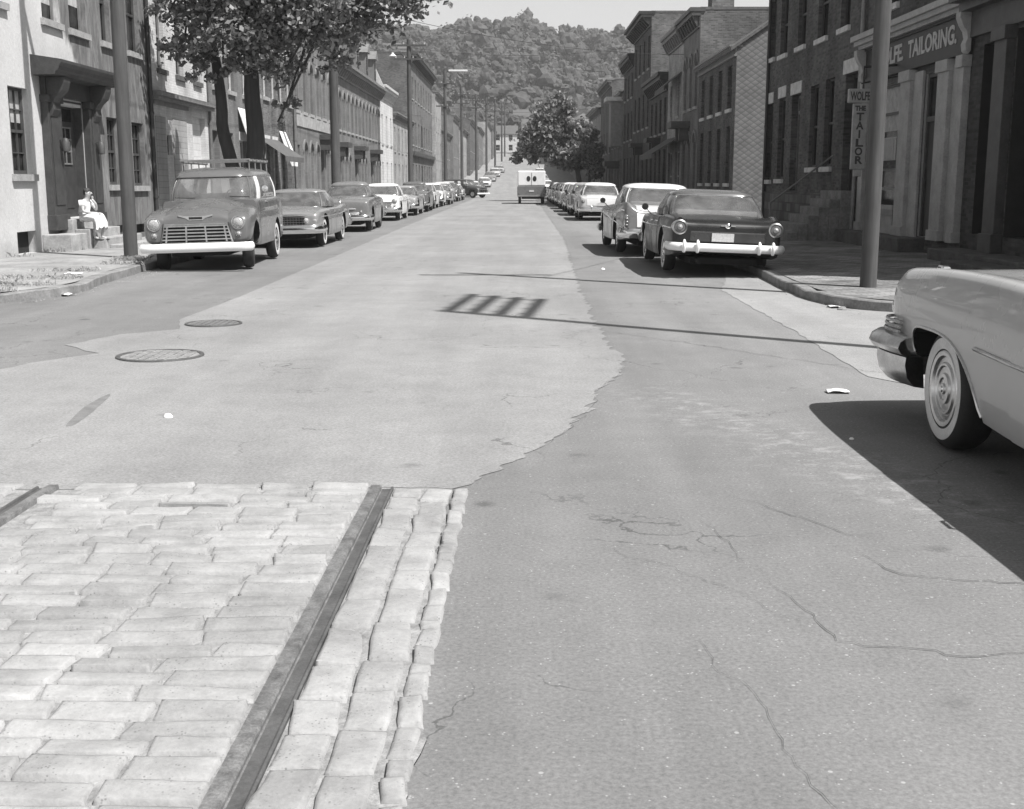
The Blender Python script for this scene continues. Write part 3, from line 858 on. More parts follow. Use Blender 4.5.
def pipe(root, u, H, x=.07, r=.055, mat='pipe', foot=True):
    b = MB(); b.tube([(x, u, H), (x, u, .35), (x + .02, u, .2), (x + .15, u, .08)], r, 10)
    for z in [k * 2.2 + 1 for k in range(int(H / 2.2))]: b.tube([(x, u, z), (x, u, z + .07)], r * 1.25, 10)
    return b.build('downpipe', M[mat], root, ang=40)

def wins(y0, y1, n, za, zb, w, kw=None, kind='w'):
    g = (y1 - y0) / n
    return [(y0 + g * (i + .5) - w / 2, y0 + g * (i + .5) + w / 2, za, zb, kind, kw or {}) for i in range(n)]

M['stone_mid'] = plain('stoop_stone', .2, .9, .35, 2, .5)
M['door_brown'] = plain('doorway_paint_dark', .05, .55, .3, 4, .2)
# ---- left side -------------------------------------------------------
G8 = {'mun': (3, 2), 'frame': 'trim_dark', 'sill': 'stone'}
L1 = house(-1, 17, 32.9, 8.3, 'pale stucco house with hooded doorway, its half nearer the pole stained grey', 'stucco', [
    (19.6, 20.5, 1.7, 3.38, 'w', G8), (23.75, 24.7, 1.7, 3.38, 'w', dict(G8, blind=.4)), (26.1, 27.7, .78, 3.18, 'v'), (29.35, 30.2, 1.48, 3.08, 'w', G8), (31.25, 32.2, 1.45, 3.05, 'w', G8),
    (19.6, 20.6, 4.9, 6.75, 'w', {'frame': 'trim_mid', 'sill': 'stone'}), (22.9, 23.85, 4.9, 6.75, 'w', {'frame': 'trim_mid', 'sill': 'stone'}), (25.75, 26.7, 4.87, 6.75, 'w', {'frame': 'trim_mid', 'sill': 'stone', 'blind': .8}), (27.3, 28.35, 4.85, 6.75, 'w', {'frame': 'trim_mid', 'sill': 'stone', 'blind': .7}),
    (29.35, 30.0, 4.82, 6.72, 'w', {'frame': 'trim_dark', 'sill': 'stone'}), (31.3, 32.3, 4.8, 6.7, 'w', {'frame': 'trim_dark', 'sill': 'stone', 'mun': (2, 1)}),
    (23.7, 24.65, .14, .58, 'v'), (29.1, 30.3, .3, .5, 'v'), (31.2, 32.2, .25, .48, 'v')], cor=(.45, .5, 'trim_dark', 1.), chimney=[(25, 3, .7, 1.6)])
r, U = L1.root, L1.U
for w_ in [c for c in r.children if c.name.startswith('vent')][:1]: bpy.data.objects.remove(w_)
b = MB(); b.box(-.24, -.18, 0, 1.6, 0, 2.4)
for (ya, yb, za, zb) in ((.3, .78, .2, .95), (.82, 1.3, .2, .95)): b.box(-.182, -.165, ya, yb, za, zb)
o = b.build('front_door', M['door_dark'], r); o.location = (0, U(26.1), .66)
b = MB(); 
for k in range(4): b.box(-.18, -.155, .32 + k * .31, .35 + k * .31, 1.15, 1.95)
for z in (1.15, 1.42, 1.68, 1.93): b.box(-.18, -.157, .3, 1.3, z, z + .035)
b.build('door_glazing_bars', M['trim_mid'], o)
b = MB(); b.box(-.181, -.172, .32, 1.3, 1.15, 1.95); b.box(-.181, -.172, .2, 1.4, 2.08, 2.35); b.build('door_pane', M['pane'], o)
b = MB(); b.lathe([(.001, .05), (.03, .045), (.03, .02), (.012, .01), (.012, 0)], Matrix.Translation((-.165, .24, 1.0)) @ Matrix.Rotation(PI / 2, 4, 'Y'), 10); b.build('knob', M['chrome_dull'], o, ang=50)
# doorway surround: two pilasters, consoles, hood
b = MB()
for ua, ub in ((25.32, 26.05), (27.75, 28.4)):
    u0, u1 = U(ua), U(ub); b.box(.003, .16, u0, u1, .43, 3.2); b.box(.003, .2, u0 - .03, u1 + .03, .43, .75); b.box(.003, .21, u0 - .03, u1 + .03, 3.05, 3.2); b.box(.16, .18, u0 + .12, u1 - .12, .95, 2.9)
b.box(.003, .12, U(25.35), U(28.38), 3.2, 3.62); b.box(-.2, .004, U(26.1), U(26.1) + .03, .64, 3.17); b.box(-.2, .004, U(27.7) - .03, U(27.7), .64, 3.17); b.box(-.2, .004, U(26.13), U(27.67), 3.12, 3.17)
b.build('door_surround', M['door_brown'], r, bevel=.01)
b = MB()
for ua, ub in ((25.4, 25.75), (27.95, 28.3)):
    prof = [(.12, 2.75), (.2, 2.78), (.26, 2.9), (.24, 3.05), (.3, 3.15), (.44, 3.28), (.5, 3.45), (.5, 3.56), (.12, 3.56)]
    n = len(prof); vs_ = [(x, U(ua), z) for x, z in prof] + [(x, U(ub), z) for x, z in prof]
    b.add(vs_, [tuple(range(n)), tuple(range(2 * n - 1, n - 1, -1))] + [(i, (i + 1) % n, n + (i + 1) % n, n + i) for i in range(n)])
split_build(b, 'hood_bracket', M['door_brown'], r)
b = MB(); prof = [(.003, 3.56), (.5, 3.57), (.52, 3.63), (.58, 3.66), (.60, 3.73), (.66, 3.80), (.66, 3.86), (.003, 3.96)]
vs_ = [(x, U(24.95) - (0 if x < .1 else x * .1), z) for x, z in prof] + [(x, U(28.6) + (0 if x < .1 else x * .1), z) for x, z in prof]; n = len(prof)
b.add(vs_, [tuple(range(n)), tuple(range(2 * n - 1, n - 1, -1))] + [(i, (i + 1) % n, n + (i + 1) % n, n + i) for i in range(n)]); b.build('door_hood', M['door_brown'], r)
for ua in (25.8, 28.0):
    b = MB(); b.lathe([(.001, .3), (.05, .28), (.09, .2), (.08, .02), (.03, 0)], Matrix.Translation((.3, U(ua), 2.05)), 10); b.box(.16, .3, U(ua) - .02, U(ua) + .02, 2.3, 2.34); b.build('porch_lantern', M['trim_dark'], r, ang=40)
b = MB(); b.box(-.2, .3, U(25.9), U(27.9), -.2, .64); b.box(.302, .62, U(26.0), U(28.0), -.2, .43); b.box(.622, .93, U(26.15), U(28.6), -.2, .24); b.box(.932, 1.24, U(26.3), U(29.0), -.2, .09); b.box(.003, .6, U(24.95), U(25.88), -.2, .36)
b.build('steps', M['stone'], r, bevel=.015)
pipe(r, U(32.8), 8, mat='pipe_dark')
b = MB(); b.tube([(.05, U(22.6), -.1), (.05, U(22.6), .75), (.02, U(22.6), .8)], .03, 8); b.build('vent_pipe', M['pipe'], r, ang=40)

L2 = house(-1, 32.93, 39.1, 9.2, 'cream painted brick building with blank boarded shopfront under a dark moulding', 'brick_paint', [
    (33.8, 34.5, 4.6, 6.4, 'w', {'frame': 'trim_grey', 'sill': 'stone_dark'}), (35.6, 36.4, 4.57, 6.35, 'w', {'frame': 'trim_grey', 'sill': 'stone_dark'}), (37.5, 38.25, 4.55, 6.33, 'w', {'frame': 'trim_grey', 'sill': 'stone_dark'}),
    (37.1, 38.6, .3, 3.5, 'v'), (34.35, 34.85, 2.3, 2.85, 'w', {'frame': 'trim_dark', 'sill': None})], cor=(.4, .6, 'trim_mid', .8))
r, U = L2.root, L2.U
b = MB(); b.box(.003, .05, .25, U(36.6), 3.5, 3.62); b.box(.004, .22, .05, L2.W - .05, 3.62, 3.72); b.box(.005, .3, .02, L2.W - .02, 3.72, 3.84); b.build('shopfront_moulding', M['trim_mid'], r)
b = MB(); b.box(.003, .02, U(34.95), U(36.4), .1, 3.2); b.box(.003, .02, U(33.3), U(34.25), .1, 3.2); b.build('board_panel', M['clapboard'], r)
for c_ in [c for c in r.children if c.name.startswith('vent')]: bpy.data.objects.remove(c_)
b = MB(); b.box(-.22, -.16, U(37.1), U(38.6), .2, 3.4); b.build('roll_shutter', M['block_white'], r)
pipe(r, U(39.0), 9, r=.05)
b = MB()
for ya, yb in ((33.6, 34.7), (35.4, 36.6), (37.3, 38.5)): b.box(.003, .07, U(ya), U(yb), 6.32, 6.55); b.box(.003, .1, U((ya + yb) / 2) - .1, U((ya + yb) / 2) + .1, 6.28, 6.68)
split_build(b, 'window_head', M['brick_paint'], r, .6)

dl = {'mat': 'door_grey'}
L3 = house(-1, 39.13, 45.6, 8.6, 'grey brick house behind the street tree with two narrow pale doorways', 'brick_grey', [
    (39.5, 40.4, .3, 3.2, 'd', dl), (41.5, 42.4, .3, 3.2, 'd', dl), (43.4, 44.3, 1.1, 3.0, 'w')] + wins(39.13, 45.6, 3, 4.6, 6.4, .85), lintel='stone_light', frame='trim_light')
L3b = house(-1, 45.63, 53.9, 8.8, 'brick house with white stone lintels just beyond the street tree', 'brick_mid', [(46.2, 47.1, .3, 3.1, 'd', {}), (52.2, 53.1, .3, 3.1, 'd', {'mat': 'door_grey'})] +
    wins(47.3, 52, 3, 1.1, 3.05, .85) + wins(45.63, 53.9, 5, 4.8, 6.7, .9), lintel='stone_light', frame='trim_light')
b = MB(); b.quad((.05, L3b.U(46), 3.1), (.05, L3b.U(50), 3.1), (1.1, L3b.U(50), 2.4), (1.1, L3b.U(46), 2.4)); b.quad((1.1, L3b.U(46), 2.4), (1.1, L3b.U(50), 2.4), (1.1, L3b.U(50), 2.2), (1.1, L3b.U(46), 2.2)); b.build('awning', M['canvas'], L3b.root)
pipe(L3b.root, L3b.W - .1, 8.6)
def small_awning(q, ya, yb, z, d_, h_, mat, name='awning'):
    ua, ub = sorted((q.U(ya), q.U(yb))); b = MB()
    b.add([(.02, ua, z), (.02, ub, z), (d_, ub, z - h_), (d_, ua, z - h_), (d_, ub, z - h_ - .22), (d_, ua, z - h_ - .22), (.02, ua, z - .05), (.02, ub, z - .05), (d_ - .03, ub, z - h_ - .2), (d_ - .03, ua, z - h_ - .2)], [(0, 1, 2, 3), (3, 2, 4, 5), (6, 9, 8, 7), (0, 3, 5, 9, 6), (1, 7, 8, 4, 2), (4, 8, 9, 5)]); return b.build(name, mat, q.root)
M['canvas_white'] = plain('white_canvas', .8, .9, .08, 4, .2)
small_awning(L3, 43.2, 45.0, 4.0, .55, 1.5, M['canvas_white']); small_awning(L3b, 50.6, 51.9, 3.5, .5, 1.2, M['canvas_white'])
A = {'arch': 'trim_mid', 'frame': 'trim_grey'}
L4 = house(-1, 53.93, 65.3, 8.7, 'grey row house with tall arched windows and a pale band between its floors', 'brick_grey', [(54.4, 55.4, .3, 3.2, 'd', {'mat': 'door_grey'}), (61.2, 62.2, .3, 3.2, 'd', {})] +
    wins(55.8, 61, 3, .95, 3.35, .9, A) + wins(62.6, 65.3, 2, .95, 3.35, .85, A) + wins(53.93, 65.3, 6, 4.7, 7.0, .9, A))
b = MB(); b.box(.003, .05, 0, L4.W, 3.9, 4.5); b.build('belt_course', M['stone'], L4.root)
b = MB(); u = L4.U(61.7); b.box(.004, .7, u - .8, u + .8, 3.5, 3.75); b.box(.004, .5, u - .7, u - .55, 3.0, 3.5); b.box(.004, .5, u + .55, u + .7, 3.0, 3.5); b.build('door_hood', M['trim_dark'], L4.root)
pipe(L4.root, .12, 8.5)
L5 = house(-1, 65.33, 88, 7.9, 'long row with slate mansard roof, dormers and a heavy bracketed cornice', 'brick_grey',
    [(y, y + 1, .3, 3.1, 'd', {}) for y in (66.5, 74, 82)] + [w for a in (67.8, 75.3, 83.2) for w in wins(a, a + 4.6, 3, 1., 3.1, .85, {'arch': 'trim_mid'})] + wins(65.33, 88, 13, 4.4, 6.5, .85, {'arch': 'trim_mid'}), roof='mansard', rh=2.7, cor=(.55, .7, 'trim_mid', .75), lod=1)
for k, yc in enumerate((68, 72, 76.5, 81, 85.5)):
    b = MB(); u = L5.U(yc); z = L5.H
    b.box(-1.6, .0, u - .55, u + .55, z + .3, z + 1.9); b.add([(.15, u - .75, z + 1.9), (.15, u + .75, z + 1.9), (.15, u, z + 2.5), (-1.8, u - .75, z + 1.9), (-1.8, u + .75, z + 1.9), (-1.8, u, z + 2.5)], [(0, 1, 2), (0, 2, 5, 3), (1, 4, 5, 2), (0, 3, 4, 1)])
    d_ = b.build('dormer', M['trim_mid'], L5.root); b = MB(); b.box(.003, .03, u - .38, u + .38, z + .55, z + 1.75); b.build('pane', M['pane'], d_)
for yc in (66.5, 74, 82):
    b = MB(); u = L5.U(yc + .5); b.box(.004, .7, u - .8, u + .8, 3.3, 3.55); b.box(.004, .5, u - .7, u - .55, 2.8, 3.3); b.box(.004, .5, u + .55, u + .7, 2.8, 3.3); b.build('door_hood', M['trim_dark'], L5.root)
for yc in (65.6, 87.7):
    b = MB(); u = L5.U(yc); z = L5.H; b.add([(.5, u - .15, z), (.5, u + .15, z), (-.9, u - .15, z + 3.1), (-.9, u + .15, z + 3.1), (-3, u - .15, z + 3.1), (-3, u + .15, z + 3.1), (-3, u - .15, z), (-3, u + .15, z)], [(0, 1, 3, 2), (2, 3, 5, 4), (4, 5, 7, 6), (0, 2, 4, 6), (1, 7, 5, 3), (0, 6, 7, 1)])
    b.build('fire_wall', M['trim_light'], L5.root)
L6 = house(-1, 88.05, 97, 8.3, 'narrow white fronted house next to the mansard row', 'block_white', wins(88, 97, 3, 1, 3, .9) + wins(88, 97, 3, 4.3, 6.4, .9), lod=1, cor=(.5, .8, 'trim_light', 1.), frame='trim_dark')
L6b = house(-1, 97.05, 113.9, 6.9, 'low pale house in front of the tall blank brick wall', 'brick_light', wins(97, 113, 5, 1, 3, .9) + wins(97, 113, 5, 4, 5.9, .9), lod=1, cor=(.4, .5, 'trim_mid', 1.))
L7 = house(-1, 114, 142, 13.2, 'tall dark brick block whose blank side wall faces down the street', 'brick_mid', wins(114, 142, 8, 1, 3.2, 1.2) + wins(114, 142, 8, 5, 7.2, 1.1) + wins(114, 142, 8, 9.2, 11.2, 1.1), lod=1, cor=(.7, .9, 'trim_dark', 1.2), side_wall='brick_red', depth=12, name='apartment_block', cat='building')
b = MB(); b.box(.004, .35, 0, L7.W, 3.9, 4.25); b.build('shop_cornice', M['trim_dark'], L7.root)
M['_'] = None
far_l = [(142.1, 153, 11.5, 'pale square tower-like house past the tall brick block', 'brick_light', 'flat'), (153.1, 166, 7.2, 'low brick house between two taller pale fronts on the left', 'brick_mid', 'gable'), (166.1, 182, 9.5, 'flat roofed grey house at the foot of the grade, left side', 'brick_grey', 'flat'),
         (182.1, 198, 7.5, 'gabled pale house partway up the left grade', 'brick_light', 'gable'), (198.1, 220, 9., 'dark flat roofed row partway up the left grade', 'brick_red', 'flat'), (220.1, 246, 7.5, 'long gabled row high on the left grade', 'brick_grey', 'gable'), (246.1, 280, 8.5, 'last but one left row below the woods, pale front', 'brick_light', 'flat'), (280.1, 322, 7.5, 'last left row of houses below the wooded hill', 'brick_mid', 'gable')]
for (a, c, h, lab, wl_, rf) in far_l:
    n = max(3, int((c - a) / 3.4)); z_ = zr(a) + .12
    house(-1, a, c, h, lab, wl_, wins(a, c, n, z_ + .9, z_ + 2.8, 1.) + wins(a, c, n, z_ + 4, z_ + 5.9, 1.) + (wins(a, c, n, z_ + 7.2, z_ + 8.8, 1.) if h > 10 else []), roof=rf, lod=2, cor=(.45, .6, 'trim_mid', None), z0=z_, frame='trim_light', X=XL + xo((a + c) / 2), chimney=[((a + c) / 2, 3, .7, 1.8 if rf == 'flat' else 2.6)])

# ---- right side ------------------------------------------------------
# dark corner shop
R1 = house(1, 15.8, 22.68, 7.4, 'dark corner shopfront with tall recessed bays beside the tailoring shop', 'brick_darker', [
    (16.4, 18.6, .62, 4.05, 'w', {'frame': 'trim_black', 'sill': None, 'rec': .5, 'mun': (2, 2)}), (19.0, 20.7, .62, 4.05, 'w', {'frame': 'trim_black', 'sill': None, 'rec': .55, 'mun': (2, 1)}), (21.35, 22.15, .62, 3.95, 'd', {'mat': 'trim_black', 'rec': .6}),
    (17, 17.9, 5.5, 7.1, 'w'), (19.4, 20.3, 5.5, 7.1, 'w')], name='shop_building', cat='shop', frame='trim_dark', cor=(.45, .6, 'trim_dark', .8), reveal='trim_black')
r, U = R1.root, R1.U
b = MB()
for ya, yb in ((20.75, 21.28), (18.65, 18.95), (15.8, 16.3)):
    b.box(.003, .16, U(yb), U(ya), .22, 4.0); b.box(.003, .22, U(yb) - .04, U(ya) + .04, 3.78, 4.0); b.box(.003, .21, U(yb) - .03, U(ya) + .03, .22, .55)
split_build(b, 'pilaster', M['trim_dark'], r, .3)
b = MB(); b.box(.003, .1, 0, R1.W, 4.0, 4.45); b.box(.004, .3, -.02, R1.W, 4.45, 4.6); b.box(.005, .5, -.02, R1.W, 4.6, 4.78); b.build('shop_cornice', M['trim_dark'], r)
b = MB(); b.box(-.1, .62, U(22.66), U(15.8), -.2, .22); b.box(.622, 1.15, U(20.4), U(16), -.2, .14); b.build('doorstep', M['stone_dark'], r, bevel=.02)

M['shop_paint'] = plain('shopfront_paint_faded', .33, .6, .2, 3, .15)
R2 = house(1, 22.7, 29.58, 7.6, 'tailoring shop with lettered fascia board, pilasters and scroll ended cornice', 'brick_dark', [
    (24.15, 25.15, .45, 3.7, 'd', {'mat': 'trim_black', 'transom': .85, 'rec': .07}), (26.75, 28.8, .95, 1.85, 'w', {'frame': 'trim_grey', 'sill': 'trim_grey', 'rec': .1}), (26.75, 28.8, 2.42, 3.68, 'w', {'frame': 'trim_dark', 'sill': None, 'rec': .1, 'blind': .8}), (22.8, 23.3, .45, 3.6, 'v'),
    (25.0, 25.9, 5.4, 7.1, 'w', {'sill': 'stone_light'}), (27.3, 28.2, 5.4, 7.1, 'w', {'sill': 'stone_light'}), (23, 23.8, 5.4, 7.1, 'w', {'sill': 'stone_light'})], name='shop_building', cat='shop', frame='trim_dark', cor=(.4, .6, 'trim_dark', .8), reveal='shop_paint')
r, U = R2.root, R2.U
b = MB()
for ya, yb in ((25.75, 26.4), (23.5, 24.1), (22.72, 23.0), (28.95, 29.3)):
    b.box(.003, .14, U(yb), U(ya), .3, 3.62); b.box(.003, .19, U(yb) - .03, U(ya) + .03, 3.5, 3.72); b.box(.003, .18, U(yb) - .02, U(ya) + .02, .3, .5)
b.box(.003, .06, U(25.75), U(25.2), .3, 3.66); b.box(.003, .05, U(23.5), U(23.0), .3, 3.62)
split_build(b, 'pilaster', M['shop_paint'], r, .3)
b = MB(); b.box(.003, .05, U(28.8), U(26.75), 1.9, 2.4); b.box(.003, .05, U(28.8), U(26.75), .3, .93); b.build('window_panel', M['shop_paint'], r)
b = MB(); b.box(.05, .058, U(28.6), U(26.9), 1.93, 2.37); b.build('notice_board', plain('notice_paint', .3, .6, .15, 6), r)
b = MB(); b.box(.003, .12, 0, R2.W, 3.74, 3.80); b.box(.004, .07, 0, R2.W, 3.80, 4.45); b.box(.003, .12, 0, R2.W, 4.45, 4.5); fas = b.build('fascia', M['trim_black'], r)
b = MB(); b.box(.004, .2, 0, R2.W, 4.5, 4.58); b.box(.005, .3, -.05, R2.W + .05, 4.58, 4.68); b.box(.006, .38, -.08, R2.W + .08, 4.68, 4.8); b.build('shop_cornice', M['shop_paint'], r)
b = MB()
for u in (U(29.45), U(22.72)):
    prof = [(.07, 3.78), (.11, 3.72), (.16, 3.78), (.18, 3.9), (.14, 4.0), (.17, 4.12), (.24, 4.22), (.3, 4.36), (.3, 4.48), (.07, 4.5)]; n = len(prof)
    b.add([(x, u - .12, z) for x, z in prof] + [(x, u + .12, z) for x, z in prof], [tuple(range(n)), tuple(range(2 * n - 1, n - 1, -1))] + [(i, (i + 1) % n, n + (i + 1) % n, n + i) for i in range(n)])
split_build(b, 'scroll_bracket', M['shop_paint'], r)
b = MB(); b.box(-.1, .55, 0, R2.W - 2.0, -.2, .3 - .0); b.build('doorstep', M['stone_dark'], r, bevel=.02)

def text_mesh(txt, size, ext=.006, align='LEFT', mat=None, name='lettering', parent=None, bold=.0, xscale=1.):
    cu = bpy.data.curves.new(name, 'FONT'); cu.body = txt; cu.size = size; cu.extrude = ext; cu.align_x = align; cu.offset = bold; cu.resolution_u = 3
    o = bpy.data.objects.new(name, cu); C.objects.link(o)
    me = bpy.data.meshes.new_from_object(o.evaluated_get(bpy.context.evaluated_depsgraph_get()))
    bpy.data.objects.remove(o); bpy.data.curves.remove(cu)
    for v in me.vertices: v.co.x *= xscale
    me.materials.clear(); me.materials.append(mat); me.name = name
    return link(name, me, parent)
M['letter'] = plain('sign_letter_paint', .42, .6, .15, 9)
M['letter_dark'] = plain('sign_letter_dark', .06, .6, .15, 9)
M['sign_face'] = plain('sign_face_faded', .36, .6, .2, 6)
def stand(o, x, y, z):      # lay text on the facade: text x -> local +y, text y -> up, facing +x
    o.matrix_local = Matrix.Translation((x, y, z)) @ Matrix(((0, 0, 1, 0), (1, 0, 0, 0), (0, 1, 0, 0), (0, 0, 0, 1)))
o = text_mesh('WOLFE.', .48, mat=M['letter'], parent=fas, bold=.014); stand(o, .076, U(28.5), 4.0)
o = text_mesh('TAILORING.', .48, mat=M['letter'], parent=fas, bold=.014); stand(o, .076, U(26.2), 4.0)
# fit the widths of the two words to the photo
for o, w_ in ((fas.children[0], 2.0), (fas.children[1], 2.85)):
    xs = [v.co.x for v in o.data.vertices]; k = w_ / (max(xs) - min(xs))
    for v in o.data.vertices: v.co.x *= k

# hanging sign of the tailor
sg = thing('hanging_sign', 'vertical tailor sign with dark letters hanging out over the sidewalk', 'sign', (7.47, 26.9, 1.8))
sg.rotation_euler.z = R(4)
b = MB(); b.box(-.165, .165, -.035, .035, .02, 1.43); b.box(-.09, .09, -.034, .034, -.13, .02); b.build('sign_panel', M['sign_face'], sg, bevel=.02)
b = MB(); b.box(-.28, .24, -.05, .05, 1.44, 1.74); b.build('name_board', M['sign_face'], sg, bevel=.02)
sy = -.037
def flat(txt, size, x, z, y=sy, w_=None, nm='lettering'):
    o = text_mesh(txt, size, .003, 'CENTER', M['letter_dark'], nm, sg, .008); o.rotation_euler = (PI / 2, 0, 0); o.location = (x, y, z)
    if w_:
        xs = [v.co.x for v in o.data.vertices]; k = w_ / (max(xs) - min(xs))
        for v in o.data.vertices: v.co.x *= k
flat('WOLFE', .25, -.02, 1.5, -.052, .44); flat('THE', .14, 0, 1.28, w_=.24)
for i, ch in enumerate('TAILOR'): flat(ch, .23, 0, 1.07 - i * .185, w_=.17 if ch != 'I' else None)
b = MB(); b.tube([(.05, 0, 1.74), (.05, 0, 2.2), (.9, 0, 2.25)], .025, 8); b.tube([(.0, 0, 1.85), (1.0, 0, 2.05)], .015, 6); b.build('bracket_arm', M['iron'], sg, ang=40)

R3 = house(1, 29.6, 40.8, 7.9, 'sooty red brick house on a rubble base with side railed stone stoop', 'brick_dark', [
    (40.0, 40.75, 1.62, 4.05, 'w'), (38.2, 39.1, 1.64, 4.12, 'w'), (36.2, 37.3, 1.3, 4.1, 'd', {}), (34.05, 34.95, 1.95, 4.2, 'w'), (32.4, 33.3, 1.95, 4.25, 'w'), (30.1, 31.3, 1.25, 4.2, 'd', {'mat': 'trim_black'}),
    (40.05, 40.75, 5.5, 7.3, 'w'), (38.3, 39.3, 5.45, 7.3, 'w'), (35.9, 36.9, 5.45, 7.3, 'w'), (33.4, 34.5, 5.4, 7.3, 'w'), (31.2, 32.1, 5.4, 7.3, 'w')], frame='trim_dark', sill='stone_light', cor=(.4, .5, 'trim_dark', .8))
r, U = R3.root, R3.U
b = MB(); b.box(.003, .05, 0, R3.W, -.2, 1.12); b.build('foundation', M['rubble'], r)
b = MB()
for ya, yb, z in ((39.95, 40.78, 4.07), (38.1, 39.2, 4.14), (36.05, 37.45, 4.12), (29.9, 31.5, 4.22)): b.box(.003, .035, U(yb), U(ya), z - .12, z + .22)
split_build(b, 'lintel', M['stone_light'], r)
b = MB()
b.box(.052, .42, U(31.7), U(29.7), -.2, 1.22)
for i in range(5): b.box(.422 + .25 * i, .67 + .25 * i, U(31.7) - .05 * i, U(29.72) + .0, -.2, 1.22 - .2 * (i + 1))
b.build('stoop', M['stone_mid'], r, bevel=.015)
b = MB(); p0, p1 = (1.7, U(31.75), .05), (.12, U(31.75), 1.3)
b.tube([(p0[0], p0[1], 0), (p0[0], p0[1], .9), (p1[0], p1[1], 2.1), (p1[0], p1[1], 1.1)], .028, 8); b.build('stoop_railing', M['trim_mid'], r, ang=40)
b = MB(); b.tube([(.09, U(29.68), 7.5), (.09, U(29.68), 3.2), (.12, U(29.68), .1), (.2, U(29.7), 0)], .055, 10); b.build('downpipe', M['trim_grey'], r, ang=40)
pipe(r, U(40.7), 7.4, mat='pipe_dark')

R4 = house(1, 47, 56.4, 6.55, 'small two storey house with pale diamond shingle side wall', 'brick_dark', wins(47.2, 56.3, 4, 1.5, 3.7, .85) + wins(47.2, 56.3, 4, 4.35, 6.0, .9), roof='gable', rh=2.7, side_wall='shingle', depth=8, sill='stone_light', frame='trim_dark', cor=(.3, .35, 'trim_mid', None))
R5 = house(1, 56.5, 61.9, 9.2, 'pale fronted house with arched windows and blank brick gable above shingled house', 'brick_grey', wins(56.5, 61.9, 3, 1.2, 3.8, .85, A) + wins(56.5, 61.9, 3, 5.0, 7.4, .9, A), cor=(.5, .8, 'trim_dark', .7), side_wall='brick_red', chimney=[(57.2, .5, 1.0, 1.7)], frame='trim_dark', depth=11)
b = MB(); u = R5.U(60); b.box(.004, .9, u - .9, u + .9, 4.0, 4.3); b.box(.004, .5, u - .75, u - .55, 3.4, 4.0); b.box(.004, .5, u + .55, u + .75, 3.4, 4.0); b.build('door_hood', M['trim_dark'], R5.root)
R5a = house(1, 61.95, 68, 9.1, 'light brick house with two canvas awnings, one over its shop window', 'brick_light', wins(62, 68, 2, .6, 3.1, 1.6) + wins(62, 68, 2, 4.9, 6.6, .9), cor=(.5, .8, 'trim_mid', .7), frame='trim_light')
for (ya, yb, z, d_, h_) in ((61.9, 68, 3.75, 1.5, .9), (62.5, 66.6, 6.9, .9, .7)):
    b = MB(); ua, ub = R5a.U(yb), R5a.U(ya)
    b.add([(.02, ua, z), (.02, ub, z), (d_, ub, z - h_), (d_, ua, z - h_), (d_, ub, z - h_ - .25), (d_, ua, z - h_ - .25), (.02, ua, z - .05), (.02, ub, z - .05), (d_ - .03, ub, z - h_ - .04), (d_ - .03, ua, z - h_ - .04)], [(0, 1, 2, 3), (3, 2, 4, 5), (6, 9, 8, 7), (0, 3, 9, 6), (1, 7, 8, 2)])
    b.build('awning', M['canvas'], R5a.root)
R6a = house(1, 68.05, 77, 7.4, 'low dark house with bracketed cornice left of the awnings', 'brick_darker', wins(68, 77, 4, 1.1, 3.4, .85) + wins(68, 77, 4, 4.3, 6.2, .9), cor=(.6, .9, 'trim_black', .7), frame='trim_dark', lod=1)
b = MB(); u = R6a.U(72); b.box(.004, .8, u - .9, u + .9, 3.7, 3.95); b.box(.004, .5, u - .75, u - .55, 3.2, 3.7); b.box(.004, .5, u + .55, u + .75, 3.2, 3.7); b.build('door_hood', M['trim_black'], R6a.root)
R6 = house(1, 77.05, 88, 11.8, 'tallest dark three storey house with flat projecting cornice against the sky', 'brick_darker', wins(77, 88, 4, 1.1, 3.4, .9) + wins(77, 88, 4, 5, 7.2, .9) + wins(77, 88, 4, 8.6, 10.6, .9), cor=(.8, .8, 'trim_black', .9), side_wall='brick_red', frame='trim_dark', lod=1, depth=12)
b = MB(); u = R6.U(82); b.box(.004, .8, u - .9, u + .9, 3.7, 3.95); b.box(.004, .5, u - .75, u - .55, 3.2, 3.7); b.box(.004, .5, u + .55, u + .75, 3.2, 3.7); b.build('door_hood', M['trim_black'], R6.root)
R7 = house(1, 88.05, 96, 10.4, 'dark narrow house with chimney just left of the tallest one', 'brick_darker', wins(88, 96, 3, 1.1, 3.3, .9) + wins(88, 96, 3, 4.6, 6.6, .9) + wins(88, 96, 3, 7.6, 9.3, .9), cor=(.5, .8, 'trim_black', .9), frame='trim_dark', lod=1, chimney=[(94, 1, .9, 1.4)])
R8 = house(1, 96.05, 108, 8.4, 'house with white roofed upper porch and bay on the right side', 'brick_mid', wins(96, 108, 4, 1.1, 3.3, .9) + wins(96, 108, 4, 4.4, 6.4, .9), roof='gable', rh=3, cor=(.4, .5, 'trim_mid', None), lod=1, frame='trim_light')
b = MB(); u = R8.U(98.3); b.box(.004, 1.3, u - 1.4, u + 1.4, 7.7, 8.0); b.build('porch_roof', M['roof_light'], R8.root)
b = MB(); b.box(.004, .9, u - 1.1, u + 1.1, 4.2, 7.68); b.build('bay', M['trim_grey'], R8.root)
b = MB(); u = R8.U(100.5); b.box(.004, 1.2, u - 1.1, u + 1.1, 2.7, 3.1); b.box(.02, 1., u - .9, u + .9, 2.5, 2.7); b.build('door_hood', M['trim_dark'], R8.root)
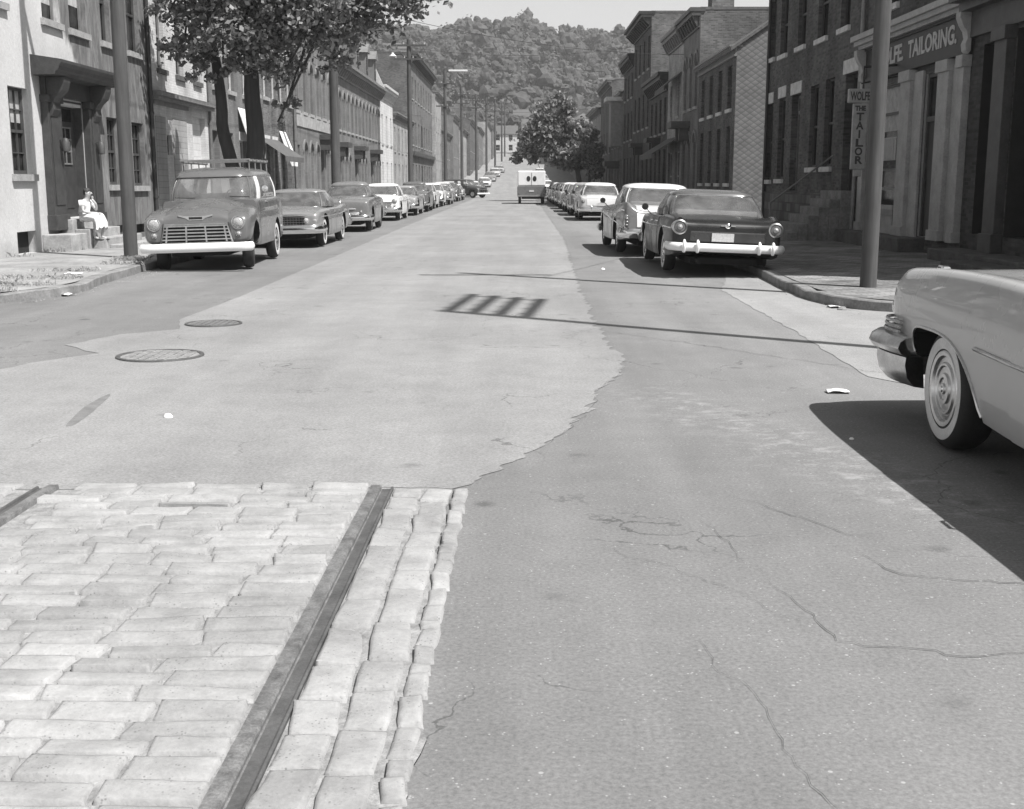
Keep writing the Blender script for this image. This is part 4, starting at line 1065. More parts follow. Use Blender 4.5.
far_r = [(108.1, 122, 10.2, 'dark bracket corniced house beyond the white porch', 'brick_red', 'flat'), (122.1, 136, 8.6, 'pale gabled house half hidden by the far street tree', 'brick_light', 'gable'), (136.1, 152, 9.4, 'brick house standing just behind the far street tree', 'brick_mid', 'flat'),
         (152.1, 176, 7.5, 'gabled house at the foot of the grade, right side', 'brick_grey', 'gable'), (176.1, 206, 9, 'flat roofed pale row partway up the right grade', 'brick_light', 'flat'), (206.1, 246, 7.5, 'long gabled row on the upper right grade', 'brick_mid', 'gable'), (246.1, 322, 8., 'last right row below the wooded hill', 'brick_light', 'gable')]
for (a, c, h, lab, wl_, rf) in far_r:
    n = max(3, int((c - a) / 3.4)); z_ = zr(a) + .12
    house(1, a, c, h, lab, wl_, wins(a, c, n, z_ + .9, z_ + 2.8, 1.) + wins(a, c, n, z_ + 4, z_ + 5.9, 1.), roof=rf, lod=2, cor=(.5, .6, 'trim_mid', 1. if a < 130 else None), z0=z_, frame='trim_light', X=XR + (0 if a < 130 else .6), chimney=[((a + c) / 2, 3, .7, 1.8 if rf == 'flat' else 2.6)])
# houses at the end of the street and on the hill
hs = [(-13, 338, 8, 6, 'brick_light', 'pale house closing the view at the end of the street, left one'), (-3.5, 336, 7, 5.5, 'block_white', 'white house at the end of the street, lowest and brightest'), (5, 340, 7, 7, 'brick_light', 'pale house at the end of the street behind the far tree'), (-6.5, 362, 7, 6, 'brick_light', 'small pale house stepped up behind the street end'), (3, 372, 8, 6, 'brick_paint', 'upper pale house stepped up behind the street end'),
      (-6, 455, 8, 6, 'brick_paint', 'lone small house halfway up the wooded hill'), (-14, 556, 24, 6, 'brick_light', 'long flat roofed building on the hilltop against the sky'), (33, 420, 10, 7, 'brick_light', 'pale house low on the hill above the right rooftops'), (-46, 480, 12, 7, 'brick_paint', 'pale house on the hillside above the mansard row')]
for (x, y, w_, h_, wl_, lab) in hs:
    z_ = hill(x, y) - (.5 if y < 550 else -1.5); root = thing('hill_house', lab, 'house', (x, y, z_))
    root.rotation_euler.z = -PI / 2
    holes = [(a, a + 1.1, v, v + 1.6) for v in ((1., 3.7) if h_ > 4 else (1,)) for a in [w_ * (k + .5) / max(2, int(w_ / 2.6)) - .55 for k in range(max(2, int(w_ / 2.6)))]]
    b = wall_mesh(w_, h_, 7, holes, gable=2.2 if w_ < 20 else 0); b.v = [(p[0], p[1] - w_ / 2, p[2] - (1 if p[2] < -.2 else 0)) for p in b.v]; b.build('wall', M[wl_], root)
    for (a, c, v0, v1) in holes: window(root, a - w_ / 2, c - w_ / 2, v0, v1, frame='trim_light', lod=2, sill=None)
    b = MB()
    if w_ < 20:
        for sx in (0, 1):
            x0, x1 = (.3, -3.5) if sx == 0 else (-7.3, -3.5)
            vs_ = [(x0, -w_ / 2 - .3, h_ - .15), (x1, -w_ / 2 - .3, h_ + 2.25), (x1, w_ / 2 + .3, h_ + 2.25), (x0, w_ / 2 + .3, h_ - .15)]
            b.add(vs_ + [(p, q_, z + .15) for p, q_, z in vs_], [(0, 1, 2, 3), (4, 7, 6, 5), (0, 4, 5, 1), (3, 2, 6, 7), (0, 3, 7, 4), (1, 5, 6, 2)])
    else: b.box(-7.2, .3, -w_ / 2 - .2, w_ / 2 + .2, h_, h_ + .3)
    b.build('roof', M['roof'], root)
# ------------------------------------------------------------------ cars
P = {}
def col(g, rough=.3):
    k = round(g, 3)
    if k not in P: P[k] = paint('car_paint_%03d' % int(k * 1000), g, rough)
    return P[k]

class Body:
    """smooth lofted body; stations (y, half width, bottom, shoulder, centre top, fin)"""
    def __init__(s, st, n=4):
        s.rows = []
        for (y, w, zb, zs, zc, fin) in cat_rom(st, n):
            prof = [(0, zb + .05), (w * .7, zb + .03), (w * .92, zb), (w * .98, zb + .07), (w * 1.0, lerp(zb, zs, .5)), (w * .992, lerp(zb, zs, .78)), (w * .965, zs - .035), (w * .925, zs + fin), (w * .87, zs + fin * .75 + .004), (w * .74, lerp(zs, zc, .4)), (w * .45, lerp(zs, zc, .8)), (0, zc)]
            pr = cat_rom(prof, 2); s.rows.append((y, pr))
        s.np = len(s.rows[0][1])
    def pt(s, y, k, side=1, out=0.):
        for i in range(len(s.rows) - 1):
            if s.rows[i][0] <= y <= s.rows[i + 1][0] or i == len(s.rows) - 2: break
        y0, y1 = s.rows[i][0], s.rows[i + 1][0]; t = max(0, min(1, (y - y0) / max(1e-6, y1 - y0)))
        j = min(int(k), s.np - 2); f = k - j
        def q(r): a, b = r[1][j], r[1][j + 1]; return (lerp(a[0], b[0], f), lerp(a[1], b[1], f))
        a, b = q(s.rows[i]), q(s.rows[i + 1])
        return Vector((side * (lerp(a[0], b[0], t) + out), y, lerp(a[1], b[1], t)))
    def mesh(s):
        b = MB(); rows = []
        for y, pr in s.rows:
            rows.append([(x, y, z) for x, z in pr] + [(-x, y, z) for x, z in pr[-2:0:-1]])
        b.grid(rows, True); n = len(rows[0]); L = len(rows)
        b.f.append(list(range(n))[::-1]); b.m.append(0); b.f.append([(L - 1) * n + k for k in range(n)]); b.m.append(0)
        return b

def cut_wells(o, wells, w):
    """opens the wheel arches of a closed body"""
    b = MB(); b.mi = 1
    for (y, z, r, d) in wells:
        for sx in (-1, 1):
            poly = []
            for k in range(19):
                a = PI * k / 18; poly.append((y + r * math.cos(a), z + r * math.sin(a)))
            poly += [(y - r * 1.02, -.2), (y + r * 1.02, -.2)]
            x0, x1 = sorted((sx * (w - d), sx * (w + .3)))
            n = len(poly)
            b.add([(x0, p, q) for p, q in poly] + [(x1, p, q) for p, q in poly], [tuple(range(n)), tuple(range(2 * n - 1, n - 1, -1))] + [(i, (i + 1) % n, n + (i + 1) % n, n + i) for i in range(n)])
    c = b.build('cutter', list(o.data.materials))
    m = o.modifiers.new('b', 'BOOLEAN'); m.object = c; m.operation = 'DIFFERENCE'; m.solver = 'EXACT'
    dg = bpy.context.evaluated_depsgraph_get(); dg.update()
    me = bpy.data.meshes.new_from_object(o.evaluated_get(dg)); me.name = 'body'
    o.modifiers.clear(); old = o.data; o.data = me; bpy.data.meshes.remove(old)
    bpy.data.objects.remove(c)
    me.polygons.foreach_set('use_smooth', [True] * len(me.polygons)); me.set_sharp_from_angle(angle=R(38))

_wc = {}
def wheel(root, x, y, r=.35, white=False, cap='chrome', w=.19):
    key = (r, white, cap, w)
    if key not in _wc:
        b = MB(); h = w / 2
        b.lathe([(r * .5, h * .6), (r * .58, h * .88), (r * .62, h * .95), (r * .85, h), (r * .94, h * .85), (r * .985, h * .62), (r, h * .3), (r, -h * .3), (r * .985, -h * .62), (r * .9, -h), (r * .55, -h * .7)], n=32, mats=[0, 0, 1 if white else 0] + [0] * 8)
        t = b.mesh('wheel', [M['rubber'], M['whitewall']], 50)
        b = MB(); b.lathe([(.001, h * 1.05), (r * .1, h * 1.03), (r * .17, h * .8), (r * .24, h * .78), (r * .28, h * .9), (r * .36, h * .92), (r * .4, h * .7), (r * .46, h * .68), (r * .52, h * .9), (r * .56, h * .86), (r * .57, h * .4)], n=32)
        c = b.mesh('hubcap', M[cap], 40); _wc[key] = (t, c)
    t, c = _wc[key]
    o = link('wheel', t, root); o.location = (x, y, r); o.rotation_euler = (0, PI / 2 if x > 0 else -PI / 2, 0)
    link('hubcap', c, o); return o

def lamp(root, x, y, z, r, fwd=True, name='headlight', rim='chrome', lens='lens', depth=.07, cone=0.):
    Mx = Matrix.Translation((x, y, z)) @ Matrix.Rotation(-PI / 2 if fwd else PI / 2, 4, 'X')
    b = MB(); b.lathe([(r * 1.02, -depth), (r * 1.12, 0), (r * 1.1, .02), (r * 1.0, .022), (r * .93, .005)], Mx, 24); o = b.build(name, M[rim], root, ang=40)
    b = MB(); b.lathe([(r * .96, .0), (r * .85, .02 + cone * .3), (r * .5, .038 + cone * .6), (.001, .045 + cone)], Mx, 20); b.build('lens', M[lens], o, ang=60)
    return o

def tail_round(root, x, y, z):
    Mx = Matrix.Translation((x, y, z)) @ Matrix.Rotation(PI / 2, 4, 'X')
    b = MB(); b.lathe([(.112, -.3), (.122, -.02), (.12, .02), (.1, .03), (.09, .012)], Mx, 28); o = b.build('tail_light', M['chrome_dull'], root, ang=40)
    b = MB(); b.lathe([(.092, .008), (.085, .02), (.05, .022), (.046, .012)], Mx, 24); b.build('lens', M['tail_lens'], o, ang=50)
    b = MB(); b.lathe([(.047, .01), (.04, .04), (.001, .055)], Mx, 20); b.build('lamp_centre', M['lens'], o, ang=60)

def bumper(root, w, y, z, fwd, h=.17, wrap=.35, bow=.06, mat='chrome', guards=(), name='bumper'):
    s = 1 if fwd else -1; pts = []
    for k in range(-12, 13):
        t = k / 12; a = abs(t)
        yy = y - s * bow * a ** 2
        if a > .9: yy -= s * wrap * ((a - .9) / .1) ** 1.0 * .6
        pts.append((-s * t * w * (1 if a < .92 else 1 - (1 - a) * .0), yy, z) if False else (-s * t * w * (min(1, 1.0) if a < .9 else lerp(1, 1.02, (a - .9) * 10)), yy, z))
    # wrap the ends back along the fender
    e0, e1 = pts[0], pts[-1]
    pts = [(e0[0] * 1.005, e0[1] - s * wrap, z)] + pts + [(e1[0] * 1.005, e1[1] - s * wrap, z)]
    pts = [(-p[0], p[1], p[2]) for p in pts] if False else pts
    hh = h / 2
    sec = [(-.03, -hh), (.015, -hh * .98), (.04, -hh * .6), (.055, 0), (.045, hh * .55), (.02, hh), (-.03, hh)]
    if fwd: pts = pts  # from +x to -x
    else: pts = pts
    b = MB(); b.sweep(pts, sec)
    o = b.build(name, M[mat], root, ang=45)
    for gx in guards:
        b = MB(); yy = y + s * .05
        b.tube([(gx, yy, z - hh * 1.1), (gx, yy + s * .04, z), (gx, yy + s * .03, z + hh * 1.3), (gx, yy, z + hh * 1.75)], [.026, .03, .028, .015], 10); b.build('bumper_guard', M[mat], o, ang=50)
    return o

def ring_pt(t, hw, yf, yr, e):
    ym = (yf + yr) / 2; c, s = math.cos(t), math.sin(t)
    x = hw * (abs(s) ** e) * (1 if s >= 0 else -1)
    y = ym + (yf - ym if c > 0 else ym - yr) * (abs(c) ** e) * (1 if c >= 0 else -1)
    return x, y

def greenhouse(root, zb, zt, zr_, base, top, brk, roof_mat, e=.42, pillar_mat=None, trim=True, seats=True, hub=None, wall=.0):
    """base/top = (half width, y front, y rear); brk = degrees: windshield end, A end, front glass end, B end, rear glass end, C end"""
    t1, t2, t3, t4, t5, t6 = [R(v) for v in brk]
    def surf(t, f, out=0.):
        hw, yf, yr = [lerp(a, b, f) for a, b in zip(base, top)]
        bul = .03 * math.sin(PI * f)
        x, y = ring_pt(t, hw + bul + out, yf + bul * .6 + out, yr - bul * .6 - out, e); return (x, y, lerp(zb, zt, f))
    F = [0, .25, .5, .75, 1]
    def panel(ta, tb, n, out=0., thick=0.):
        b = MB(); rows = []
        for i in range(n + 1):
            t = lerp(ta, tb, i / n); r = [surf(t, f, out) for f in F]
            if thick: r = r + [surf(t, f, out - thick) for f in F[::-1]]
            rows.append(r)
        b.grid(rows, bool(thick)); 
        if thick:
            L = len(rows[0]); base_ = 0; b.f.append(list(range(L))[::-1]); b.m.append(0); b.f.append([n * L + k for k in range(L)]); b.m.append(0)
        return b
    panel(-t1, t1, 22).build('windshield', M['car_glass'], root, ang=60)
    if t6 < PI - .05: panel(t6, 2 * PI - t6, 22).build('rear_window', M['car_glass'], root, ang=60)
    for s in (1, -1):
        if t3 > t2: panel(s * t2, s * t3, 8).build('side_window', M['car_glass'], root, ang=60)
        if t5 > t4: panel(s * t4, s * t5, 8).build('side_window', M['car_glass'], root, ang=60)
    # roof shell with its pillars
    b = MB(); n = 56; rows = []
    for k in range(8):
        a = k / 7 * PI / 2; sc = math.cos(a) ** .55 if k < 7 else .0; z = zt + (zr_ - zt) * math.sin(a)
        ym = (top[1] + top[2]) / 2; r = []
        for i in range(n):
            x, y = ring_pt(2 * PI * i / n, top[0] + .012, top[1] + .03, top[2] - .02, e); r.append((x * sc, ym + (y - ym) * max(sc, .0), z))
        rows.append(r)
    under = [(p[0] * .97, (top[1] + top[2]) / 2 + (p[1] - (top[1] + top[2]) / 2) * .98, zt - .025) for p in rows[0]]
    b.grid([under] + rows, True); b.f.append(list(range(n))); b.m.append(0)
    roof = b.build('roof', roof_mat, root, ang=50)
    pm = pillar_mat or roof_mat
    for (ta, tb) in ((t1, t2), (t3, t4), (t5, t6)):
        if tb - ta < .001: continue
        for s in (1, -1): panel(s * ta, s * tb, 4 if tb - ta < .3 else 10, .008, .03).build('pillar', pm, root, ang=40)
    if trim:
        for (ta, tb) in ((-t1, t1), (t6, 2 * PI - t6)):
            if tb - ta < .2: continue
            b = MB(); pts = [surf(lerp(ta, tb, i / 20), .0, .006) for i in range(21)] + [surf(tb, f, .006) for f in (.25, .5, .75)] + [surf(lerp(tb, ta, i / 20), 1., .008) for i in range(21)] + [surf(ta, f, .006) for f in (.75, .5, .25, 0)]
            b.tube(pts, .013, 6); b.build('window_trim', M['chrome'], root, ang=60)
    b = MB(); r = [surf(2 * PI * i / 40, .01, -.02) for i in range(40)]
    b.add(r, [tuple(range(40))]); b.build('parcel_shelf', M['under'], root)
    if seats:
        for yy in ((base[1] + base[2]) / 2 + .12, base[2] + .42):
            b = MB(); w_ = base[0] * .82; z1 = lerp(zb, zt, .3)
            b.sweep([(-w_, yy, zb), (-w_ * .5, yy - .02, zb), (w_ * .5, yy - .02, zb), (w_, yy, zb)], [(-.06, 0), (.06, 0), (.07, z1 - zb - .05), (.04, z1 - zb), (-.04, z1 - zb), (-.07, z1 - zb - .05)]); b.build('seat', M['seat_cloth'], root, ang=50)
        b = MB(); rr = .19; cx, cy = -.38, base[1] - .62
        b.tube([(cx + rr * math.cos(a), cy + rr * .35 * math.sin(a), lerp(zb, zt, .1) + .0 + rr * .9 * math.sin(a)) for a in [2 * PI * k / 20 for k in range(21)]], .012, 6); b.build('steering_wheel', M['under'], root, ang=60)
    return roof

def door_panels(root, body, ys, k0, k1, mat, handle=True):
    for (ya, yb) in ys:
        for s in (1, -1):
            b = MB(); rows = []; n = 10
            for i in range(n + 1):
                y = lerp(ya, yb, i / n); o = [body.pt(y, lerp(k0, k1, j / 10), s, .006) for j in range(11)]
                rows.append(o + [body.pt(y, lerp(k0, k1, j / 10), s, -.02) for j in range(10, -1, -1)])
            b.grid(rows, True); L = len(rows[0]); b.f.append(list(range(L))); b.m.append(0); b.f.append([n * L + q for q in range(L)][::-1]); b.m.append(0)
            d = b.build('door', mat, root, ang=40)
            if handle:
                p = body.pt(ya + .12, k1 - 1.4, s, .03); b = MB(); b.tube([p + Vector((-s * .03, -.07, 0)), p + Vector((0, -.06, 0)), p + Vector((0, .06, 0)), p + Vector((-s * .03, .07, 0))], .012, 6); b.build('handle', M['chrome'], d, ang=60)

def trim_strip(root, body, y0, y1, k0, k1, r=.012, mat='chrome', name='side_trim', dip=0.):
    for s in (1, -1):
        b = MB(); b.tube([body.pt(lerp(y0, y1, i / 14), lerp(k0, k1, i / 14) + dip * math.sin(PI * i / 14), s, .006) for i in range(15)], r, 6); b.build(name, M[mat], root, ang=60)

def sedan(name, label, g, roof=None, WB=2.95, fo=.85, ro=1.15, w=.96, belt=.98, hood=.98, deck=.98, zt=1.36, zr_=1.47, fin=(0., 0.), cab=(.1, 2.05), topc=(.38, 1.55), hw=(.82, .66), brk=(43, 47, 88, 92, 128, 137), front='plain', rear='plain', white=False, cap='chrome',
          trim=True, group=None, nose_drop=.06, ehood=0., fbump='chrome', deck_mat=None, wheelr=.35, skirt=False, mirror=False, detail=True):
    root = thing(name, label, 'car', group=group); pm = col(g); rm = col(roof) if roof is not None else pm
    f0, f1 = fin; zb = .27; L = WB + fo
    st = [(-ro, w * .82, .40, deck - .16 + f1, deck - .15, 0), (-ro + .05, w * .92, .37, deck - .08 + f1, deck - .07, f1 * .3), (-ro + .2, w * .965, .33, deck - .03 + f1, deck - .01, f1 * .6), (-ro * .5, w * .985, .29, deck - .01 + f1 * .8, deck + .04, f1 * .4), (0.02, w, zb, lerp(deck, belt, .3) + f1 * .4, belt + .04, f1 * .2),
          (.6, w, .24, belt - .02, belt + .02, 0), (1.4, w, .23, belt - .03, belt, 0), (2.1, w, .23, belt - .03, belt + .02, 0), (WB - .35, w * .995, .24, hood - .03 + f0 * .5, hood + .05, 0), (WB + .05, w * .985, .28, hood - .04 + f0, hood + .04, f0 * .3), (L - .35, w * .97, .32, hood - .06 + f0, hood - .01, f0 * .5),
          (L - .1, w * .945, .36, hood - nose_drop - .05 + f0, hood - nose_drop, f0 * .3), (L - .02, w * .90, .40, hood - nose_drop - .10 + f0, hood - nose_drop - .06, 0), (L, w * .84, .43, hood - nose_drop - .16 + f0, hood - nose_drop - .12, 0)]
    B = Body(st); o = B.mesh().build('body', [pm, M['under']], root, ang=38)
    cut_wells(o, [(WB, wheelr + .02, wheelr + .07, .34), (0, wheelr, wheelr + (.03 if skirt else .06), .3)], w)
    for x in (-1, 1):
        for y in (0, WB): wheel(root, x * (w - .15), y, wheelr, white, cap)
    roof_o = greenhouse(root, belt - .0, zt, zr_, (hw[0], cab[1] + .0, cab[0] - .25), (hw[1], topc[1], topc[0]), brk, rm)
    if detail: door_panels(root, B, [(1.42, 2.28)] + ([(.62, 1.39)] if brk[3] < 100 and brk[5] > 130 else []), 5.0, 12.2, pm)
    if trim: trim_strip(root, B, -ro + .25, L - .4, 9.6, 9.6)
    # under frame, exhaust
    b = MB(); b.box(-w * .6, w * .6, -ro + .3, L - .3, .2, .3); b.tube([(-.45, -ro - .02, .25), (-.45, .2, .25)], .03, 8); b.build('underbody', M['under'], root)
    yf = L; yr = -ro
    zf = hood - nose_drop
    if front == 'chev60':
        b = MB(); b.sweep([(w * .8, yf - .03, .62), (w * .4, yf + .01, .62), (-w * .4, yf + .01, .62), (-w * .8, yf - .03, .62)], [(-.05, -.12), (.012, -.11), (.012, .1), (-.05, .11)]); gr = b.build('grille', M['under'], root)
        b = MB()
        for k in range(4): b.box(-w * .62, w * .62, yf + .012, yf + .03, .535 + k * .055, .547 + k * .055)
        for k in range(-8, 9): b.box(k * .07 - .004, k * .07 + .004, yf + .01, yf + .024, .52, .72)
        b.build('grille_bars', M['chrome_dull'], gr)
        b = MB(); b.tube([(w * .86, yf - .06, .77), (w * .5, yf + .01, .765), (0, yf + .025, .76), (-w * .5, yf + .01, .765), (-w * .86, yf - .06, .77)], [.015, .025, .025, .025, .015], 8); b.build('hood_lip_trim', M['chrome'], root, ang=60)
        for s in (1, -1):
            for k, x in enumerate((.86, .66)): lamp(root, s * w * x * .98, yf - .02 + (.0 if k else -.02), .63, .075)
        bumper(root, w * .98, yf + .1, .43, True, .2, .4, .07)
    elif front == 'bullet':
        b = MB(); b.sweep([(w * .72, yf - .05, .56), (0, yf + .01, .56), (-w * .72, yf - .05, .56)], [(-.05, -.1), (.01, -.09), (.01, .09), (-.05, .1)]); gr = b.build('grille', M['under'], root)
        b = MB(); b.tube([(w * .82, yf - .12, .6), (w * .5, yf + .01, .57), (0, yf + .04, .565), (-w * .5, yf + .01, .57), (-w * .82, yf - .12, .6)], [.03, .045, .05, .045, .03], 10)
        b.tube([(w * .8, yf - .12, .69), (w * .4, yf + .01, .71), (0, yf + .03, .72), (-w * .4, yf + .01, .71), (-w * .8, yf - .12, .69)], [.02, .03, .035, .03, .02], 8); b.lathe([(.001, .1), (.05, .08), (.09, .02), (.1, -.03)], Matrix.Translation((0, yf + .03, .57)) @ Matrix.Rotation(-PI / 2, 4, 'X'), 16)
        b.build('grille_bar', M['chrome'], gr, ang=50)
        for s in (1, -1): lamp(root, s * w * .76, yf - .05, .80, .095); lamp(root, s * w * .68, yf - .0, .62, .045, name='parking_light')
        b = MB(); b.tube([(0, yf + .0, .83), (0, yf - .05, zf + .02), (0, yf - .25, hood + .02)], [.02, .025, .01], 8); b.build('hood_ornament', M['chrome'], root, ang=60)
        bumper(root, w * .97, yf + .1, .43, True, .17, .35, .1, guards=(.3, -.3))
    elif front == 'hooded':
        b = MB(); b.sweep([(w * .7, yf - .03, .61), (0, yf + .01, .61), (-w * .7, yf - .03, .61)], [(-.05, -.12), (.01, -.11), (.01, .11), (-.05, .12)]); gr = b.build('grille', M['under'], root)
        b = MB()
        for k in range(5): b.box(-w * .66, w * .66, yf + .008, yf + .028, .515 + k * .05, .527 + k * .05)
        for k in range(-9, 10): b.box(k * .066 - .005, k * .066 + .005, yf + .008, yf + .022, .5, .73)
        b.box(-w * .7, w * .7, yf - .02, yf + .035, .725, .75); b.build('grille_bars', M['chrome'], gr)
        for s in (1, -1): lamp(root, s * w * .79, yf - .01, .78, .095, depth=.12); lamp(root, s * w * .8, yf + .0, .58, .05, name='parking_light')
        b = MB(); b.tube([(0, yf - .05, zf - .02), (0, yf - .12, zf + .06), (0, yf - .3, hood + .03)], [.015, .03, .008], 8); b.build('hood_ornament', M['chrome'], root, ang=60)
        bumper(root, w * .98, yf + .11, .43, True, .18, .4, .08, guards=(.42, -.42))
    else:
        bumper(root, w * .97, yf + .08, .43, True, .17, .3, .08)
        for s in (1, -1): lamp(root, s * w * .76, yf - .04, .74, .09)
    if rear == 'ford57':
        for s in (1, -1): tail_round(root, s * w * .84, yr + .02, .80)
        for s in (1, -1):
            b = MB(); b.tube([(s * w * .84, yr + .05, .9), (s * w * .87, yr + .4, .97), (s * w * .9, yr + .9, .99)], [.06, .045, .01], 10); b.build('tail_fin', pm, root, ang=60)
        bumper(root, w * .97, yr - .1, .485, False, .135, .3, .05, 'white_bumper' if fbump == 'white' else 'chrome', (.72, .5, -.5, -.72))
        b = MB(); b.box(-.26, .1, yr - .035, yr - .02, .585, .72); b.build('licence_plate', M['plate'], root)
        b = MB(); b.lathe([(.001, .03), (.035, .02), (.05, 0)], Matrix.Translation((0, yr + .0, .84)) @ Matrix.Rotation(PI / 2, 4, 'X'), 12); b.box(-.12, .12, yr - .01, yr + .004, .835, .848); b.build('trunk_emblem', M['chrome'], root, ang=40)
        b = MB(); b.box(-w * .66, w * .66, yr - .012, yr + .03, .56, .745); b.build('tail_panel', col(.035), root, bevel=.02)
    elif rear == 'chev57':
        for s in (1, -1):
            b = MB(); b.tube([(s * w * .9, yr + .02, .58), (s * w * .91, yr - .04, .62), (s * w * .91, yr - .04, .78), (s * w * .92, yr + .02, .84)], [.04, .055, .055, .03], 10); tl = b.build('tail_light', M['chrome'], root, ang=50)
            for k in range(3): b = MB(); b.lathe([(.001, .03), (.035, .02), (.045, 0)], Matrix.Translation((s * w * .91, yr - .085, .63 + k * .065)) @ Matrix.Rotation(PI / 2, 4, 'X'), 12); b.build('lens', M['tail_lens'], tl, ang=50)
        bumper(root, w * .98, yr - .1, .47, False, .2, .3, .05, guards=(.55, -.55))
        b = MB(); b.box(-.17, .17, yr - .15, yr - .135, .5, .62); b.build('licence_plate', M['plate'], root)
        trunk_lid(root, B, yr, w * .68, deck_mat or pm)
        trim_strip(root, B, -ro + .1, 1.6, 7.2, 9.5, .014); trim_strip(root, B, 1.6, L - .5, 9.5, 10.3, .014); trim_strip(root, B, -ro + .1, 1.2, 10.8, 9.9, .012)
    elif rear == 'round':
        for s in (1, -1): lamp(root, s * w * .82, yr + .02, .74, .07, False, 'tail_light', lens='tail_lens', depth=.12, cone=.02)
        bumper(root, w * .97, yr - .1, .45, False, .17, .3, .06, guards=(.45, -.45))
        b = MB(); b.box(-.17, .17, yr - .03, yr - .015, .6, .72); b.build('licence_plate', M['plate'], root)
        trunk_lid(root, B, yr, w * .66, deck_mat or pm)
    else:
        for s in (1, -1): lamp(root, s * w * .8, yr + .02, .72, .06, False, 'tail_light', lens='tail_lens')
        bumper(root, w * .96, yr - .08, .44, False, .16, .3, .08)
    if mirror:
        b = MB(); p = B.pt(2.15, 13, -1, .0); b.tube([p, p + Vector((-.1, 0, .1))], .01, 6); b.lathe([(.001, -.05), (.05, -.04), (.065, 0), (.001, .005)], Matrix.Translation(p + Vector((-.12, 0, .13))) @ Matrix.Rotation(PI / 2, 4, 'X'), 14); b.build('side_mirror', M['under'], root, ang=50)
    return root

def trunk_lid(root, B, yr, hw, mat):
    b = MB(); rows = []
    n = B.np - 1
    for y in [yr + .06 + k * .1 for k in range(9)]:
        r = []
        for k in range(-8, 9):
            x = hw * k / 8; s = 1 if x >= 0 else -1
            # height of the deck surface at this x
            best = None
            for kk in range(14, n):
                a, c = B.pt(y, kk, 1), B.pt(y, kk + .999, 1)
                if c.x - 1e-4 <= abs(x) <= a.x + 1e-4: t = (a.x - abs(x)) / max(1e-5, a.x - c.x); best = lerp(a.z, c.z, t)
            r.append((x, y, (best if best is not None else B.pt(y, n, 1).z) + .008))
        rows.append(r)
    z0 = rows[0][0][2]
    lo = [(p[0] * .98, yr - .012, .60) for p in rows[0]]; mid = [(p[0], yr - .008, p[2] - .1) for p in rows[0]]
    b.grid([lo, mid] + rows); b.build('trunk_lid', mat, root, ang=50)
    b = MB(); b.box(-.09, .09, yr - .03, yr - .01, .72, .745); b.build('trunk_handle', M['chrome'], root)

def place(o, x, y, fwd, yaw=0., roll=0., ref='front', WB=2.95, pitch=0.):
    """fwd=+1: nose away from the camera; ref axle stands at world y"""
    o.rotation_euler = (R(pitch) * fwd, R(roll), (0 if fwd > 0 else PI) + R(yaw))
    d = Vector((-math.sin(o.rotation_euler.z), math.cos(o.rotation_euler.z), 0))
    off = d * (WB if ref == 'front' else 0)
    o.location = (x - off.x, y - off.y, zr(y) + .004); return o

GL, GR = 'cars parked nose-on along the left kerb', 'cars parked tail-on along the right kerb'
def lamp57(): pass
c60 = sedan('parked_car', 'low grey car with twin headlights parked right behind the panel truck', .2, WB=3.0, fo=.9, ro=1.4, w=1.0, belt=.92, hood=.92, deck=.92, zt=1.28, zr_=1.38, fin=(0, .03), front='chev60', rear='round', white=True, group=GL, topc=(.35, 1.5), cab=(.0, 2.1))
place(c60, -5.62, 29.55, -1, 0, 1.2, WB=3.0)
merc = sedan('parked_car', 'rounded older grey car with thick chrome grille bar, third vehicle in the left row', .17, WB=2.95, fo=.85, ro=1.2, w=.95, belt=1.08, hood=1.06, deck=1.02, zt=1.42, zr_=1.57, front='bullet', rear='round', white=False, group=GL, cab=(.15, 1.95), topc=(.45, 1.42), hw=(.78, .6), trim=False, brk=(38, 43, 88, 93, 125, 142))
place(merc, -5.52, 38.8, -1, 1, 1.2)
frd = sedan('parked_car', 'white car with hooded headlights in the left row, fourth from the near corner', .8, WB=2.93, fo=.85, ro=1.2, w=.95, belt=1.0, hood=1.0, deck=1., zt=1.38, zr_=1.5, front='hooded', rear='round', group=GL, white=True)
place(frd, -5.65, 49.6, -1, 0, 1.)

f57 = sedan('parked_car', 'black sedan with big round tail lights and white bumper at the right kerb', .012, WB=3.0, fo=.85, ro=1.3, w=.93, belt=.96, hood=.95, deck=.95, zt=1.31, zr_=1.42, front='plain', rear='ford57', group=GR, fin=(0, .02), roof=.1, cab=(-.1, 2.1), topc=(.25, 1.5), hw=(.86, .72), brk=(43, 47, 88, 92, 122, 131), mirror=True, fbump='white', white=True)
place(f57, 3.40, 21.0, 1, 0, 2.2, 'rear')
c57 = sedan('parked_car', 'finned two tone car with white roof parked just ahead of the black sedan', .17, roof=.82, WB=2.92, fo=.85, ro=1.42, w=.95, belt=1.0, hood=1.0, deck=.99, zt=1.40, zr_=1.52, front='hooded', rear='chev57', group=GR, fin=(0, .09), deck_mat=col(.75), mirror=True, topc=(.15, 1.5), cab=(-.2, 2.05), hw=(.82, .68), brk=(43, 47, 88, 92, 126, 134), trim=False)
place(c57, 3.08, 26.75, 1, 1.6, 1.8, 'rear')
p56 = sedan('parked_car', 'light coloured car with pale roof, third of the right row', .42, roof=.78, WB=2.93, fo=.85, ro=1.2, w=.95, belt=1.0, hood=1.0, deck=.99, zt=1.4, zr_=1.53, front='hooded', rear='round', group=GR, deck_mat=col(.6), mirror=True)
place(p56, 3.42, 50.2, 1, 0, 1.5, 'rear')

